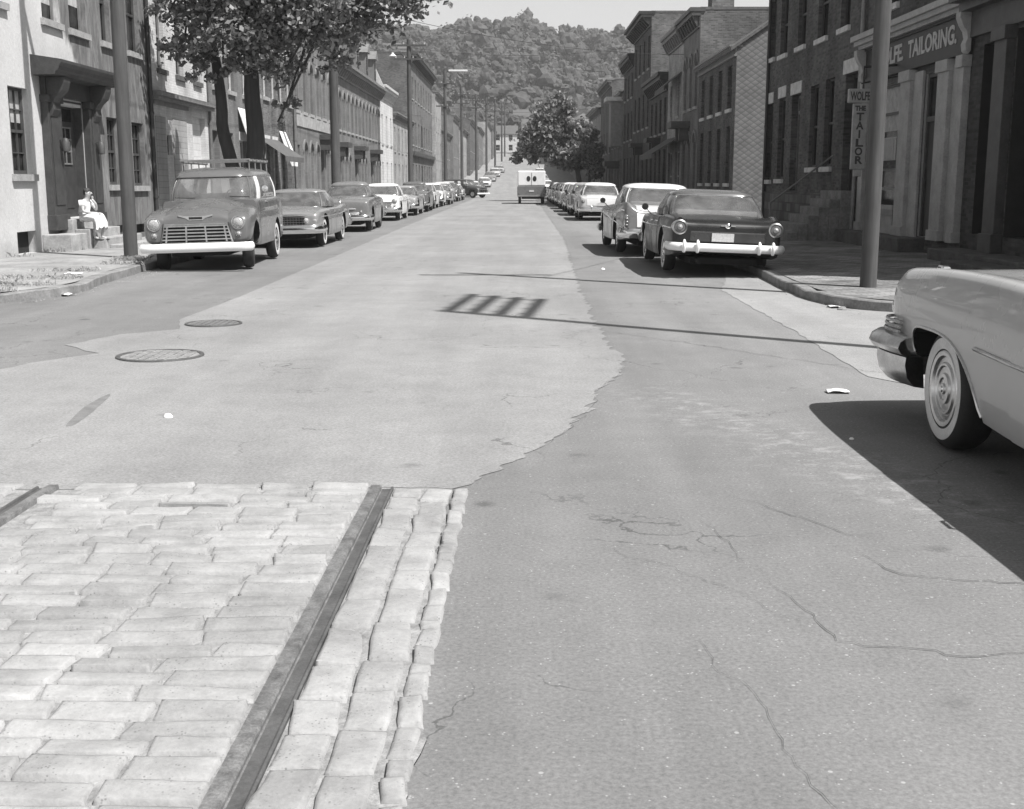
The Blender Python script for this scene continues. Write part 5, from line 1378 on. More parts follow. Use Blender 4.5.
def recolor(o, g, roof=None):
    for ch in o.children:
        if ch.type == 'MESH' and ch.data.materials and ch.data.materials[0] and ch.data.materials[0].name.startswith('car_paint'):
            if ch.name.split('.')[0] in ('roof', 'pillar') and roof is not None: m = col(roof)
            elif ch.name.startswith('tail_panel'): continue
            else: m = col(g)
            ch.data = ch.data.copy(); ch.data.materials[0] = m
left_row = [(c60, .3, None, 'grey car with twin headlights just past the white hooded-headlight car'), (merc, .12, None, 'dark rounded car fifth back from the panel truck'), (frd, .7, None, 'second white car in the left row, beyond the dark rounded one'), (frd, .78, .75, 'third white car of the left row'),
            (c60, .25, None, 'mid grey low car near the middle of the left row'), (merc, .5, None, 'pale rounded car standing beyond the mid grey low car'), (frd, .1, None, 'dark car two places before the nosed-out pickup'), (c60, .45, .7, 'pale roofed car just before the nosed-out pickup')]
y = 57.2
for i, (src, g, rf, lab) in enumerate(left_row):
    o = copy_tree(src); o['label'] = lab; recolor(o, g, rf); place(o, -5.6 + .08 * math.sin(i * 2.1), y, -1, math.sin(i * 3.) * 1., 1.); y += 6.75 + .3 * math.sin(i * 1.7)
far_left = ['white car just uphill of the nosed-out pickup', 'grey car second uphill from the pickup', 'pale car third uphill from the pickup', 'dark car at the start of the grade on the left', 'white car on the lower left grade', 'grey car halfway up the left grade', 'pale car near the top of the left grade', 'last visible car at the top of the left grade']
for i, lab in enumerate(far_left):
    o = copy_tree((frd, c60, merc)[i % 3]); o['label'] = lab; yy = 129.5 + i * 7.4 + (i > 3) * 8 * (i - 3); recolor(o, (.78, .2, .55, .06, .75, .25, .6, .4)[i]); place(o, -5.5 + xo(yy), yy, -1, 0, 0, pitch=math.degrees(math.atan2(zr(yy + 2) - zr(yy - 2), 4)))
right_row = [(p56, .12, .3, 'dark car with grey roof just ahead of the light third car'), (c57, .06, .7, 'black finned car with pale roof, fifth of the right row'), (p56, .5, .8, 'pale car with white roof, sixth of the right row'), (p56, .15, None, 'dark grey car seventh of the right row'), (c57, .3, .8, 'grey finned car with white roof beyond the delivery truck tail'), (p56, .7, None, 'white car under the far street tree'), (p56, .1, None, 'dark car in the shade of the far street tree')]
y = 57.3
for i, (src, g, rf, lab) in enumerate(right_row):
    o = copy_tree(src); o['label'] = lab; recolor(o, g, rf if rf is not None else g); place(o, 3.38, y, 1, 0, 1.2, 'rear'); y += 6.9
for i, lab in enumerate(['white car on the lower right grade', 'grey car on the right grade under the houses', 'pale car at the top of the right grade']):
    o = copy_tree(p56); o['label'] = lab; yy = 150 + i * 22; recolor(o, (.75, .3, .6)[i]); place(o, 3.6, yy, 1, 0, 0, 'rear', pitch=math.degrees(math.atan2(zr(yy + 2) - zr(yy - 2), 4)))

# ---- panel truck ------------------------------------------------------
def truck(name, label, g, cat='truck', panel=True, hoodg=None, group=None):
    root = thing(name, label, cat, group=group); pm = col(g, .35); WB = 2.9; w = .93
    B = Body([(-1.05, .80, .45, 1.12, 1.15, 0), (-1.0, .86, .42, 1.2, 1.22, 0), (-.6, .88, .38, 1.23, 1.25, 0), (0, .89, .36, 1.23, 1.25, 0), (1.0, .89, .36, 1.22, 1.25, 0), (1.9, .89, .36, 1.22, 1.24, 0), (2.2, .885, .38, 1.21, 1.24, 0), (2.28, .87, .4, 1.2, 1.23, 0)])
    o = B.mesh().build('body', [pm, M['under']], root, ang=38); cut_wells(o, [(0, .38, .44, .3)], .9)
    # hood
    H_ = Body([(2.2, .66, .6, 1.16, 1.25, 0), (2.5, .66, .55, 1.13, 1.235, 0), (2.9, .645, .5, 1.08, 1.19, 0), (3.3, .64, .48, 1.02, 1.11, 0), (3.5, .635, .48, .96, 1.04, 0), (3.56, .62, .48, .91, .98, 0), (3.58, .60, .48, .87, .93, 0)])
    hd = H_.mesh().build('hood', [pm], root, ang=45)
    # front fenders
    for s in (1, -1):
        F_ = [(1.95, .1, .42, 1.08), (2.2, .2, .40, 1.1), (2.6, .25, .42, 1.1), (3.0, .26, .45, 1.08), (3.3, .255, .47, 1.04), (3.48, .24, .48, .99), (3.56, .2, .50, .93), (3.58, .15, .54, .88)]
        b = MB(); rows = []
        for y, hw, zb_, zt_ in cat_rom(F_, 4):
            cx = s * (.945 - .26); r = []
            for k in range(20):
                a = 2 * PI * k / 20; c_, s_ = math.cos(a), math.sin(a); ex = .62
                r.append((cx + hw * abs(c_) ** ex * (1 if c_ > 0 else -1), y, (zb_ + zt_) / 2 + (zt_ - zb_) / 2 * abs(s_) ** ex * (1 if s_ > 0 else -1)))
            rows.append(r)
        b.grid(rows, True); b.f.append(list(range(20))[::-1]); b.m.append(0); b.f.append([(len(rows) - 1) * 20 + k for k in range(20)]); b.m.append(0)
        f = b.build('front_fender', [pm, M['under']], root, ang=40); cut_wells(f, [(WB, .40, .45, .36)], .93); f.data.name = 'front_fender'
        lamp(f, s * .73, 3.575, .83, .105, depth=.1); lamp(f, s * .73, 3.58, .64, .045, name='parking_light', lens='lens')
        wheel(root, s * .76, WB, .38, False, 'chrome_dull', .2); wheel(root, s * .76, 0, .38, True, 'chrome', .2)
    # grille: frame, four verticals, horizontal slats
    b = MB(); b.add([(-.60, 3.595, .49), (.60, 3.595, .49), (.53, 3.59, .80), (-.53, 3.59, .80)], [(0, 1, 2, 3)]); gr = b.build('grille', M['void'], root)
    b = MB(); W_ = lambda z: .61 - (z - .49) * .24
    for i in range(6):
        z = .50 + i * .058; b.box(-W_(z), W_(z), 3.6, 3.63, z - .011, z + .011)
    for k in (-.36, -.12, .12, .36): b.add([(k * 1.5 * .98 - .013, 3.6, .49), (k * 1.5 * .98 + .013, 3.6, .49), (k * 1.36 + .013, 3.6, .8), (k * 1.36 - .013, 3.6, .8), (k * 1.47 - .013, 3.64, .49), (k * 1.47 + .013, 3.64, .49), (k * 1.36 + .013, 3.64, .8), (k * 1.36 - .013, 3.64, .8)], [(0, 1, 2, 3), (4, 7, 6, 5), (0, 4, 5, 1), (2, 6, 7, 3), (0, 3, 7, 4), (1, 5, 6, 2)])
    b.tube([(-.63, 3.61, .47), (.63, 3.61, .47), (.54, 3.61, .82), (-.54, 3.61, .82), (-.63, 3.61, .47)], .022, 8); b.build('grille_bars', M['chrome_dull'], gr)
    # badge on the hood nose: a wide vee wing with dark centre bar
    b = MB(); b.prism([(-.15, .035), (.15, .035), (.30, .06), (.29, .035), (.17, .0), (.12, -.035), (-.12, -.035), (-.17, .0), (-.29, .035), (-.30, .06)], 0, .02, Matrix.Translation((0, 3.565, .925)) @ Matrix.Rotation(PI / 2, 4, 'X') @ Matrix.Scale(-1, 4, (0, 0, 1))); e_ = b.build('hood_badge', M['chrome'], root)
    b = MB(); b.box(-.115, .115, 3.585, 3.592, .905, .945); b.build('badge_bar', M['under'], e_)
    bumper(root, .92, 3.76, .42, True, .155, .1, .02, 'white_bumper')
    gh = greenhouse(root, 1.2, 1.64, 1.83, (.80, 2.3, -1.02), (.72, 2.02, -.92), (42, 47, 72, 84, 106, 136) if panel else (42, 47, 84, 89, 90, 136), pm, e=.3, pillar_mat=pm, trim=False)
    for ch in list(root.children):       # the window posts on the sides are white
        if ch.name.startswith('pillar') and abs(ch.data.vertices[len(ch.data.vertices) // 2].co.y) < 1.6: ch.data.materials[0] = M['white_bumper']
    b = MB(); pts = []
    door_panels(root, B, [(1.1, 2.1)], 5, 13, pm)
    b = MB()
    if panel:
        for s in (1, -1):
            b.tube([(s * .62, -.8, 1.93), (s * .62, 1.5, 1.93)], .022, 8)
            for y in (-.7, 0, .7, 1.4): b.tube([(s * .62, y, 1.93), (s * .62, y, 1.72)], .014, 6)
        for k in range(6): b.box(-.66, .66, -.75 + k * .44, -.68 + k * .44, 1.945, 1.97)
        b.build('roof_rack', M['trim_mid'], root, ang=50)
    for s in (-1, 1):
        b = MB(); b.tube([(s * .5 - .25, 2.36, 1.26), (s * .5 + .1, 2.4, 1.275)], .008, 6); b.build('wiper', M['under'], root)
    b = MB(); b.tube([(-.9, 2.05, 1.22), (-1.0, 2.08, 1.27), (-1.0, 2.08, 1.36)], .01, 6); b.lathe([(.001, -.01), (.06, 0), (.001, .015)], Matrix.Translation((-1.0, 2.08, 1.4)) @ Matrix.Rotation(PI / 2, 4, 'X'), 14); b.build('side_mirror', M['chrome'], root, ang=50)
    b = MB(); b.box(-.5, .5, -.9, 3.4, .26, .4); b.box(-.7, .7, 2.85, 2.98, .3, .42); b.build('underbody', M['under'], root)
    return root
tr = truck('panel_truck', 'grey panel truck with roof rack, chrome slat grille and wide white bumper', .12)
place(tr, -5.62, 21.85, -1, 2.8, 1.6, WB=2.9)
for ch in tr.children:      # front wheels turned a little
    if ch.name.startswith('wheel') and ch.location.y > 2: ch.rotation_euler.z += R(8)
pk = truck('pickup_truck', 'dark pickup truck nosed out of the left row toward the road', .05, panel=False)
place(pk, -3.9, 120.5, -1, 55, 0, WB=2.9)

# ---- delivery truck in the road ---------------------------------------
dt = thing('delivery_truck', 'square backed two tone delivery truck with two oval rear windows driving away', 'truck', (1.04, 88.3, .004))
b = MB(); b.box(-1.02, 1.02, -1.1, 3.6, .55, 1.25); b.build('body', col(.13), dt, bevel=.05)
b = MB(); b.box(-1.0, 1.0, -1.08, 3.3, 1.252, 2.34); b.build('cargo_box', col(.75), dt, bevel=.09)
for s in (-1, 1):
    b = MB(); b.prism([(s * .22 + .14 * math.cos(2 * PI * k / 20), .19 * math.sin(2 * PI * k / 20)) for k in range(20)], 0, .012, Matrix.Translation((0, -1.08, 1.78)) @ Matrix.Rotation(PI / 2, 4, 'X')); b.build('rear_window', M['pane'], dt)
    for y in (0, 2.8): wheel(dt, s * .84, y, .37, False, 'chrome_dull', .2)
    lamp(dt, s * .88, -1.1, .72, .05, False, 'tail_light', lens='tail_lens')
b = MB(); b.box(-1.0, 1.0, -1.25, -1.1, .5, .62); b.build('bumper', M['trim_mid'], dt, bevel=.02)
b = MB(); b.box(-.012, .012, -1.097, -1.078, 1.3, 2.2); b.build('door_seam', M['under'], dt)
b = MB(); b.box(-.17, .17, -1.13, -1.102, .85, .98); b.build('licence_plate', M['plate'], dt)
b = MB(); b.box(-.7, .7, -.9, 3.2, .35, .56); b.build('underbody', M['under'], dt)

# ---- big light car cut by the right edge ------------------------------
def big_car():
    root = thing('parked_car', 'large pale car with whitewall tyre nearest the camera, cut by the picture edge', 'car'); pm = col(.42, .2); WB = 3.3; w = 1.0
    st = [(-1.5, .85, .4, .85, .88, .05), (-1.4, .93, .36, .95, .95, .08), (-.7, .97, .3, 1.0, 1.0, .1), (0, 1.0, .26, 1.0, 1.02, .06), (.8, 1.0, .24, 1.0, 1.02, 0), (1.7, 1.0, .24, 1.01, 1.02, 0), (2.2, 1.0, .24, 1.03, 1.03, .0), (2.7, 1.0, .26, 1.035, 1.05, .01),
          (3.2, 1.0, .30, 1.03, 1.045, .012), (3.6, .995, .42, 1.02, 1.03, .012), (3.95, .985, .47, 1.0, 1.005, .012), (4.2, .975, .50, .98, .98, .012), (4.36, .955, .53, .945, .95, .01), (4.44, .925, .56, .89, .90, .005), (4.475, .88, .60, .81, .82, 0)]
    B = Body(st, 5); o = B.mesh().build('body', [pm, M['under']], root, ang=30)
    b = MB(); b.mi = 1
    poly = [(WB - .66, .0), (WB - .60, .30), (WB - .48, .46), (WB - .34, .57), (WB - .16, .645), (WB + .05, .675), (WB + .3, .675), (WB + .47, .665), (WB + .55, .62), (WB + .57, .5), (WB + .57, -.2), (WB - .7, -.2)]
    poly2 = [(.45, -.2)] + [(.42 * math.cos(PI * k / 12), .36 + .22 * math.sin(PI * k / 12)) for k in range(13)] + [(-.45, -.2)]
    for pl in (poly, poly2):
        for s in (1, -1):
            x0, x1 = sorted((s * .62, s * 1.3)); n = len(pl)
            b.add([(x0, p, q) for p, q in pl] + [(x1, p, q) for p, q in pl], [tuple(range(n)), tuple(range(2 * n - 1, n - 1, -1))] + [(i, (i + 1) % n, n + (i + 1) % n, n + i) for i in range(n)])
    c = b.build('cutter', list(o.data.materials)); m = o.modifiers.new('b', 'BOOLEAN'); m.object = c; m.solver = 'EXACT'
    dg = bpy.context.evaluated_depsgraph_get(); dg.update(); me = bpy.data.meshes.new_from_object(o.evaluated_get(dg)); o.modifiers.clear(); o.data = me; me.name = 'body'; bpy.data.objects.remove(c)
    me.polygons.foreach_set('use_smooth', [True] * len(me.polygons)); me.set_sharp_from_angle(angle=R(32))
    # chrome lip round the wheel opening
    for s in (1, -1):
        b = MB(); b.tube([(s * B_x(B, p, q), p, q) for p, q in cat_rom(poly[1:10], 3)], .009, 6); b.build('wheel_opening_trim', M['chrome_dull'], root, ang=60)
        r = .355
        b = MB(); h = .105
        b.lathe([(r * .5, h * .6), (r * .6, h * .84), (r * .64, h * .93), (r * .66, h * .96), (r * .84, h * 1.0), (r * .86, h * .98), (r * .94, h * .85), (r * .985, h * .62), (r, h * .35), (r, -h * .35), (r * .985, -h * .62), (r * .9, -h), (r * .55, -h * .7)], n=64, mats=[0, 0, 0, 1, 0] + [0] * 7)
        tm = b.mesh('wheel', [M['rubber'], M['whitewall']], 50)
        b = MB(); b.lathe([(.001, h * 1.02), (r * .08, h * 1.0), (r * .1, h * .9), (r * .17, h * .88), (r * .19, h * .97), (r * .25, h * .96), (r * .27, h * .84), (r * .36, h * .82), (r * .385, h * .92), (r * .42, h * .92), (r * .45, h * .8), (r * .52, h * .78), (r * .55, h * .95), (r * .62, h * .98), (r * .645, h * .9), (r * .65, h * .4)], n=64); cm = b.mesh('hubcap', M['chrome_dull'], 40)
        b = MB(); b.lathe([(.001, h * 1.1), (r * .04, h * 1.09), (r * .06, h * 1.0)], n=16); km = b.mesh('hub_badge', M['chrome'], 40)
        for y in (0, WB):
            wo = link('wheel', tm, root); wo.location = (s * .875, y, r); wo.rotation_euler = (0, s * PI / 2, 0); link('hubcap', cm, wo); link('hub_badge', km, wo)
    # front bumper: upper pod blade and lower shell wrapping round the corner
    b = MB(); path = [(.99, 3.9, 0), (1.03, 4.15, 0), (1.02, 4.4, 0), (.9, 4.55, 0), (.5, 4.62, 0), (-.5, 4.62, 0), (-.9, 4.55, 0), (-1.02, 4.4, 0), (-1.03, 4.15, 0), (-.99, 3.9, 0)]
    path = cat_rom(path, 5)
    b.sweep(path, [(-.06, .47), (.0, .455), (.05, .475), (.075, .51), (.06, .55), (.02, .575), (-.06, .58)]); bp = b.build('bumper', M['chrome_dull'], root, ang=45)
    b = MB(); b.sweep(path, [(-.12, .25), (-.05, .262), (-.0, .32), (.02, .40), (.015, .452), (-.1, .452)]); b.build('lower_bumper', M['chrome_dull'], bp, ang=45)
    b = MB()
    for k in range(3): b.tube([(x * (.99 - k * .004), y - .06, .60 + k * .03) for x, y, z in path[4:-4]], .011, 6)
    b.build('grille_bars', M['chrome_dull'], root, ang=50)
    for s in (1, -1):
        b = MB(); b.tube([B.pt(y, lerp(8.1, 8.1, 0), s, .004) for y in [-.9 + .205 * k for k in range(19)]] , .012, 6); b.build('side_trim', M['chrome_dull'], root, ang=60)
        for x in (.62, .84): lamp(root, s * x, 4.47, .72, .08)
    b = MB(); p = Vector((-.86, 3.75, 1.005)); b.box(-.89, -.83, 3.68, 3.78, .985, 1.035); b.box(.83, .89, 3.68, 3.78, .985, 1.035); 
    b = MB(); b.box(-.90, -.84, 3.66, 3.76, 1.0, 1.045); b.build('fender_ornament', M['chrome'], root, bevel=.015)
    b = MB(); b.box(.84, .90, 3.66, 3.76, 1.0, 1.045); b.build('fender_ornament', M['chrome'], root, bevel=.015)
    # seam of the hood and the front door
    door_panels(root, B, [(1.2, 2.3)], 5, 13, pm)
    for s in (1, -1):
        b = MB(); b.grid([[B.pt(y, 16.2, s) + Vector((0, 0, .004)), B.pt(y, 16.32, s) + Vector((0, 0, .0042))] for y in [2.5 + .12 * k for k in range(16)]]); b.build('hood_seam', M['under'], root)
    greenhouse(root, 1.0, 1.33, 1.42, (.88, 2.2, -.6), (.72, 1.6, .1), (43, 47, 88, 92, 122, 131), pm)
    b = MB(); b.box(-.55, .55, -1, 4.0, .2, .3); b.build('underbody', M['under'], root)
    return root
def B_x(B, y, z):
    """outer half width of the body side at height z"""
    best = 1.0
    for k in range(4, B.np - 4):
        a, c = B.pt(y, k), B.pt(y, k + .999)
        if min(a.z, c.z) <= z <= max(a.z, c.z): best = lerp(a.x, c.x, (z - a.z) / (c.z - a.z + 1e-9)); break
    else: best = B.pt(y, 5).x
    return best + .002
bc = big_car(); bc.location = (3.47, 3.64, .004)
# ------------------------------------------------------------------ trees
def tree(name, label, base, limbs, clumps, nleaf, size, lmat, seed, cat='tree', group=None, sun_flat=.5):
    rnd = random.Random(seed); root = thing(name, label, cat, base, 0, group)
    b = MB()
    for pts, r0, r1 in limbs:
        p = cat_rom([tuple(q) for q in pts], 4); n = len(p)
        p = [(x + .05 * noise.noise(Vector((x * 2, z * 2, seed))), y + .05 * noise.noise(Vector((z * 2, x * 2, seed + 3))), z) for x, y, z in p]
        b.tube(p, [lerp(r0, r1, (i / (n - 1)) ** .8) * (1 + .1 * noise.noise(Vector((i * .9, seed, 0)))) for i in range(n)], 12)
    b.build('trunk', M['bark'], root, ang=60)
    b = MB(); V, F_ = b.v, b.f; tot = sum(c[3] ** 2.2 for c in clumps)
    for (x, y, z, r) in clumps:
        k = int(nleaf * r ** 2.2 / tot); subs = []
        for i in range(max(4, int(k / 45))):
            u = Vector((rnd.gauss(0, 1), rnd.gauss(0, 1), rnd.gauss(0, .8))).normalized() * r * rnd.random() ** .45
            subs.append((Vector((x, y, z)) + u, r * rnd.uniform(.16, .3)))
        for i in range(k):
            c, rr = rnd.choice(subs)
            leaf_quad(V, F_, c + Vector((rnd.gauss(0, rr), rnd.gauss(0, rr), rnd.gauss(0, rr * .7))), size * rnd.uniform(.6, 1.25), rnd, sun_flat)
    b.m = [0] * len(F_); b.build('crown', lmat, root, fix=False)
    # twigs into the clumps
    b = MB()
    for (x, y, z, r) in clumps:
        s = min(limbs, key=lambda L: (Vector(L[0][-1]) - Vector((x, y, z))).length)[0][-1]
        m = (Vector(s) + Vector((x, y, z))) / 2 + Vector((rnd.uniform(-.3, .3), rnd.uniform(-.3, .3), .3)); b.tube([s, m, (x, y, z), (x + r * .5, y, z + r * .4)], [.06 * size / .12, .04, .025, .01], 6)
    b.build('branch', M['bark'], root, ang=60)
    return root
rnd = random.Random(21)
cl = [(1.5, -.6, 7.6, 1.2), (2.6, -.6, 7.9, 1.3), (.2, -1.0, 6.9, 1.0), (1.2, -.1, 6.6, 1.1), (-.7, -.7, 6.6, 1.05), (-1.15, -.4, 5.7, .85), (-1.5, -.2, 4.9, .6), (-.6, -.9, 5.2, .85), (.2, -.6, 5.3, .9), (.9, -.4, 5.2, .9), (1.2, -.7, 4.2, .5), (1.25, -.6, 3.5, .3), (1.0, -.6, 3.0, .2),
      (.5, -.6, 4.5, .55), (-.4, -.5, 4.5, .4), (1.7, -.6, 5.8, 1.1), (2.4, -.7, 5.5, 1.0), (3.1, -.9, 6.0, 1.0), (3.8, -1., 6.2, .95), (4.6, -1.1, 6.3, .85), (5.3, -1.2, 6.8, .6), (2.9, -.5, 7.3, 1.2), (4.0, -.9, 7.3, 1.0), (5.7, -1.3, 6.6, .3), (-1.75, -.3, 5.9, .5), (-1.0, -.7, 4.4, .4), (2.5, -.6, 4.6, .4)]
tree('street_tree', 'leafy street tree with two dark trunks on the left sidewalk behind the panel truck', (-7.3, 33, .1),
     [([(-.1, 0, -.1), (-.15, 0, .8), (-.35, 0, 1.7), (-.62, .05, 3.0), (-.68, .1, 4.2), (-.9, .2, 5.6), (-1.2, .3, 7.4)], .26, .09), ([(.18, 0, -.1), (.16, 0, .8), (.2, 0, 1.8), (.28, 0, 2.9), (.22, 0, 4.2), (.2, .1, 5.6), (.4, .2, 8.2)], .36, .14),
      ([(.15, 0, 4.6), (.9, -.3, 5.8), (1.9, -.5, 6.6), (3.2, -.8, 6.9)], .15, .05), ([(.15, .1, 5.4), (.9, .6, 7.0), (1.3, 1., 8.4)], .14, .06), ([(-.8, .2, 5.2), (-.6, -.6, 6.4), (-.4, -1.2, 7.4)], .1, .04)], cl, 26000, .085, M['leaf'], 4)
c2 = [(-2.9, 0, 5.0, 1.7), (-1.9, .5, 6.3, 1.7), (-3.6, 0, 4.2, 1.2), (-4.6, -.2, 3.5, .75), (-.9, 0, 5.6, 1.1), (-2.0, .4, 7.4, 1.3), (-3.3, 0, 6.2, 1.2), (.2, .3, 4.0, .9), (-1.4, -.4, 3.6, 1.3), (-.5, 0, 2.7, .8), (-2.4, -.3, 3.5, .9), (-5.1, 0, 3.3, .4)]
tree('street_tree', 'bushy dark tree overhanging the right lane beyond the delivery truck', (5.2, 100, .1), [([(0, 0, -.1), (-.1, 0, 1.5), (-.5, 0, 3.2), (-1.2, .2, 5.4)], .3, .1), ([(-.3, 0, 2.4), (-1.6, 0, 3.4), (-3, 0, 4.2)], .14, .05)], c2, 9000, .2, M['leaf_far'], 9)
c3 = [(0, 0, 4.4, 1.1), (.3, .4, 3.4, .9), (-.6, 0, 5.6, 1.0), (.3, 0, 2.6, .9), (.3, 0, 5.2, .6)]
tree('street_tree', 'smaller tree between the bushy one and the right house fronts', (6.4, 108, .1), [([(0, 0, -.1), (0, 0, 1.5), (.1, 0, 3.4)], .18, .08)], c3, 3200, .2, M['leaf_far'], 15)

# ------------------------------------------------------------------ utility poles
def pole(x, y, h, label, arms=(), r0=.15, r1=.11, lean=0., lamp_=None, group='utility poles along the left sidewalk', z=None, alley=None):
    zb = (zr(y) + .1) if z is None else z; root = thing('utility_pole', label, 'utility pole', (x, y, zb), 0, group)
    b = MB(); b.tube([(lean * h * k / 6, 0, -.2 + (h + .2) * k / 6) for k in range(7)], [lerp(r0, r1, k / 6) for k in range(7)], 14); b.build('pole', M['pole'], root, ang=60)
    for (za, wa) in arms:
        b = MB(); b.box(-wa / 2, wa / 2, -r1 - .1, -r1 + .02, za - .06, za + .06); a = b.build('crossarm', M['pole'], root)
        for k in range(4):
            xx = -wa / 2 + .12 + (wa - .24) * k / 3; b = MB(); b.lathe([(.001, .16), (.03, .15), (.045, .1), (.03, .07), (.05, .03), (.02, 0)], Matrix.Translation((xx, -r1 - .04, za + .06)), 10); b.build('insulator', M['insulator'], a, ang=50)
    if alley:
        z0, z1, L, n = alley
        for k in range(n):
            zz = lerp(z0, z1, k / (n - 1)); b = MB(); b.box(-.05, .05, .05, L, zz - .055, zz + .055); a = b.build('crossarm', M['pole'], root)
            for q in range(4): b = MB(); b.lathe([(.001, .16), (.03, .15), (.045, .1), (.03, .07), (.05, .03), (.02, 0)], Matrix.Translation((0, .4 + (L - .6) * q / 3, zz + .07)), 8); b.build('insulator', M['insulator'], a, ang=50)
        b = MB(); b.box(-.025, .025, L - .3, L - .25, z0 - .1, z1 + .1); b.build('arm_brace', M['pole'], root)
    if lamp_:
        zl, dx, kind = lamp_; b = MB(); b.tube([(0, 0, zl - .3), (dx * .5, 0, zl + .05), (dx, 0, zl)], .03, 8); a = b.build('lamp_arm', M['iron'], root, ang=60); b = MB()
        if kind == 'bell': b.lathe([(.001, .2), (.08, .18), (.1, .05), (.26, -.08), (.24, -.08), (.001, -.02)], Matrix.Translation((dx, 0, zl)), 16)
        else: b.box(dx - .9 * (1 if dx > 0 else -1), dx + 1.0 * (1 if dx > 0 else -1), -.16, .16, zl - .08, zl + .08)
        b.build('lamp_head', M['lamp_white'], a, ang=50)
    return root
pole(-7.33, 22.9, 11, 'weathered wooden pole nearest the seated person, at the left kerb', [(10.2, 2.2)], .13, .115, .001)
pole(-7.35, 49.6, 11, 'dark wooden pole rising into the street tree leaves by the mansard row', [(10.3, 2.4)], .2, .16, lamp_=(8.2, -.9, 'bell'))
pole(-7.4, 85, 11.0, 'wooden pole with two crossarms in front of the blank brick wall', [(10.6, 2.4), (9.7, 2.0)], .19, .14, lamp_=(10.0, -1.1, 'bell'))
pole(-7.3, 125, 12.6, 'wooden pole carrying a long white lamp head over the road', [(9.0, 1.8), (11.2, 2.2)], .19, .14, lamp_=(12.5, 1.3, 'tube'))
def xo(y): return max(0., min(4.2, (y - 135) * .03))
for i, (yy, lab) in enumerate([(150, 'wooden pole just uphill of the nosed-out pickup'), (178, 'pole on the lower left grade, second uphill from the pickup'), (205, 'pole third uphill from the pickup on the left'), (235, 'pole halfway up the left grade'), (265, 'pole near the top of the left grade'), (300, 'last small pole at the top of the left grade')]):
    pole(-7.2 + xo(yy), yy, 12.5, lab, [(11.6, 2.2), (10.6, 2.0)], .2, .15)
pole(4.81, 16.48, 11, 'bare wooden pole in front of the tailoring shop at the right corner kerb', [(10.2, 2.2)], .112, .098, 0, group='utility poles at the right corner')
pole(5.6, 9.72, 12.55, 'pole with long side arms standing outside the picture beside the big pale car', (), .1, .08, 0, group='utility poles at the right corner', alley=(10.6, 12.4, 2.3, 4), z=0).rotation_euler.z = R(-6)

def wire(a, b_, sag, label, r=.011):
    n = 18; b = MB(); b.tube([(lerp(a[0], b_[0], t), lerp(a[1], b_[1], t), lerp(a[2], b_[2], t) - sag * 4 * t * (1 - t)) for t in [k / n for k in range(n + 1)]], r, 5)
    o = b.build('overhead_wire', M['wire'], None); tag(o, label, 'wire', 'overhead wires'); return o
PL = [(-7.33, 22.9, 10.3), (-7.35, 49.6, 10.4), (-7.4, 85, 10.7), (-7.3, 125, 11.3), (-7.2 + xo(150), 150, zr(150) + 11.7)]
LW = ['wire along the left poles from the near pole to the tree', 'wire along the left poles past the mansard row', 'wire along the left poles before the blank brick wall', 'wire along the left poles up to the grade']
for i in range(4):
    for k in (-1, 1):
        a, c = PL[i], PL[i + 1]; wire((a[0] + k * .9, a[1] - .15, a[2]), (c[0] + k * .9, c[1] - .15, c[2]), .5, LW[i] + (', house side' if k < 0 else ', road side'))
wire((-7.4, 85, 10.6), (8.3, 80, 10.2), .6, 'wire crossing the street from the crossarm pole to the tallest dark house')
wire((-7.3, 125, 9.0), (8.3, 118, 8.6), .5, 'lower wire crossing the street in front of the wooded hill')
wire((-7.35, 49.6, 8.6), (8.3, 62, 7.8), .5, 'wire crossing the street to the house with arched windows')
wire((4.9, 16.48, 8.6), (8.2, 30.5, 7.0), .25, 'service wire from the right corner pole to the brick house', .012)

# ------------------------------------------------------------------ seated person
def skin_mesh(name, mat, verts, edges, radii, parent, sub=2, root_i=0):
    me = bpy.data.meshes.new(name); me.from_pydata(verts, edges, []); o = link(name, me, parent); me.materials.append(mat)
    m = o.modifiers.new('s', 'SKIN'); m.use_smooth_shade = True
    for i, r in enumerate(radii):
        rr = r if hasattr(r, '__len__') else (r, r); me.skin_vertices[0].data[i].radius = rr
    for i in range(len(radii)): me.skin_vertices[0].data[i].use_root = (i == root_i)
    s = o.modifiers.new('u', 'SUBSURF'); s.levels = sub; s.render_levels = sub
    dg = bpy.context.evaluated_depsgraph_get(); dg.update(); n = bpy.data.meshes.new_from_object(o.evaluated_get(dg)); n.name = name
    o.modifiers.clear(); o.data = n
    n.polygons.foreach_set('use_smooth', [True] * len(n.polygons)); return o
# local frame: +x towards the street, y along it (seat at z = 0)
pr = thing('person', 'person in pale blouse and skirt sitting on the doorsteps, chin on hand', 'person', (-9.38, 26.25, .68)); pr.rotation_euler.z = R(-18); pr.scale = (.88, .88, .88)
vb = [(0, 0, .12), (.02, 0, .28), (.06, 0, .42), (.10, 0, .52), (.13, 0, .60), (.17, 0, .69), (.19, 0, .78),          # 0-6 spine, neck, head
      (.1, .15, .50), (.24, .20, .30), (.30, .10, .46), (.23, .04, .58),                          # 7-10 left arm, hand at the chin
      (.1, -.15, .50), (.16, -.22, .28), (.36, -.10, .24), (.44, -.03, .24),           # 11-14 right arm across the lap
      (.05, .10, .10), (.42, .11, .18), (.44, .10, -.14), (.43, .10, -.34), (.55, .11, -.38),             # 15-19 left leg
      (.05, -.10, .10), (.42, -.10, .18), (.40, -.12, -.14), (.38, -.12, -.34), (.50, -.13, -.38)]            # 20-24 right leg
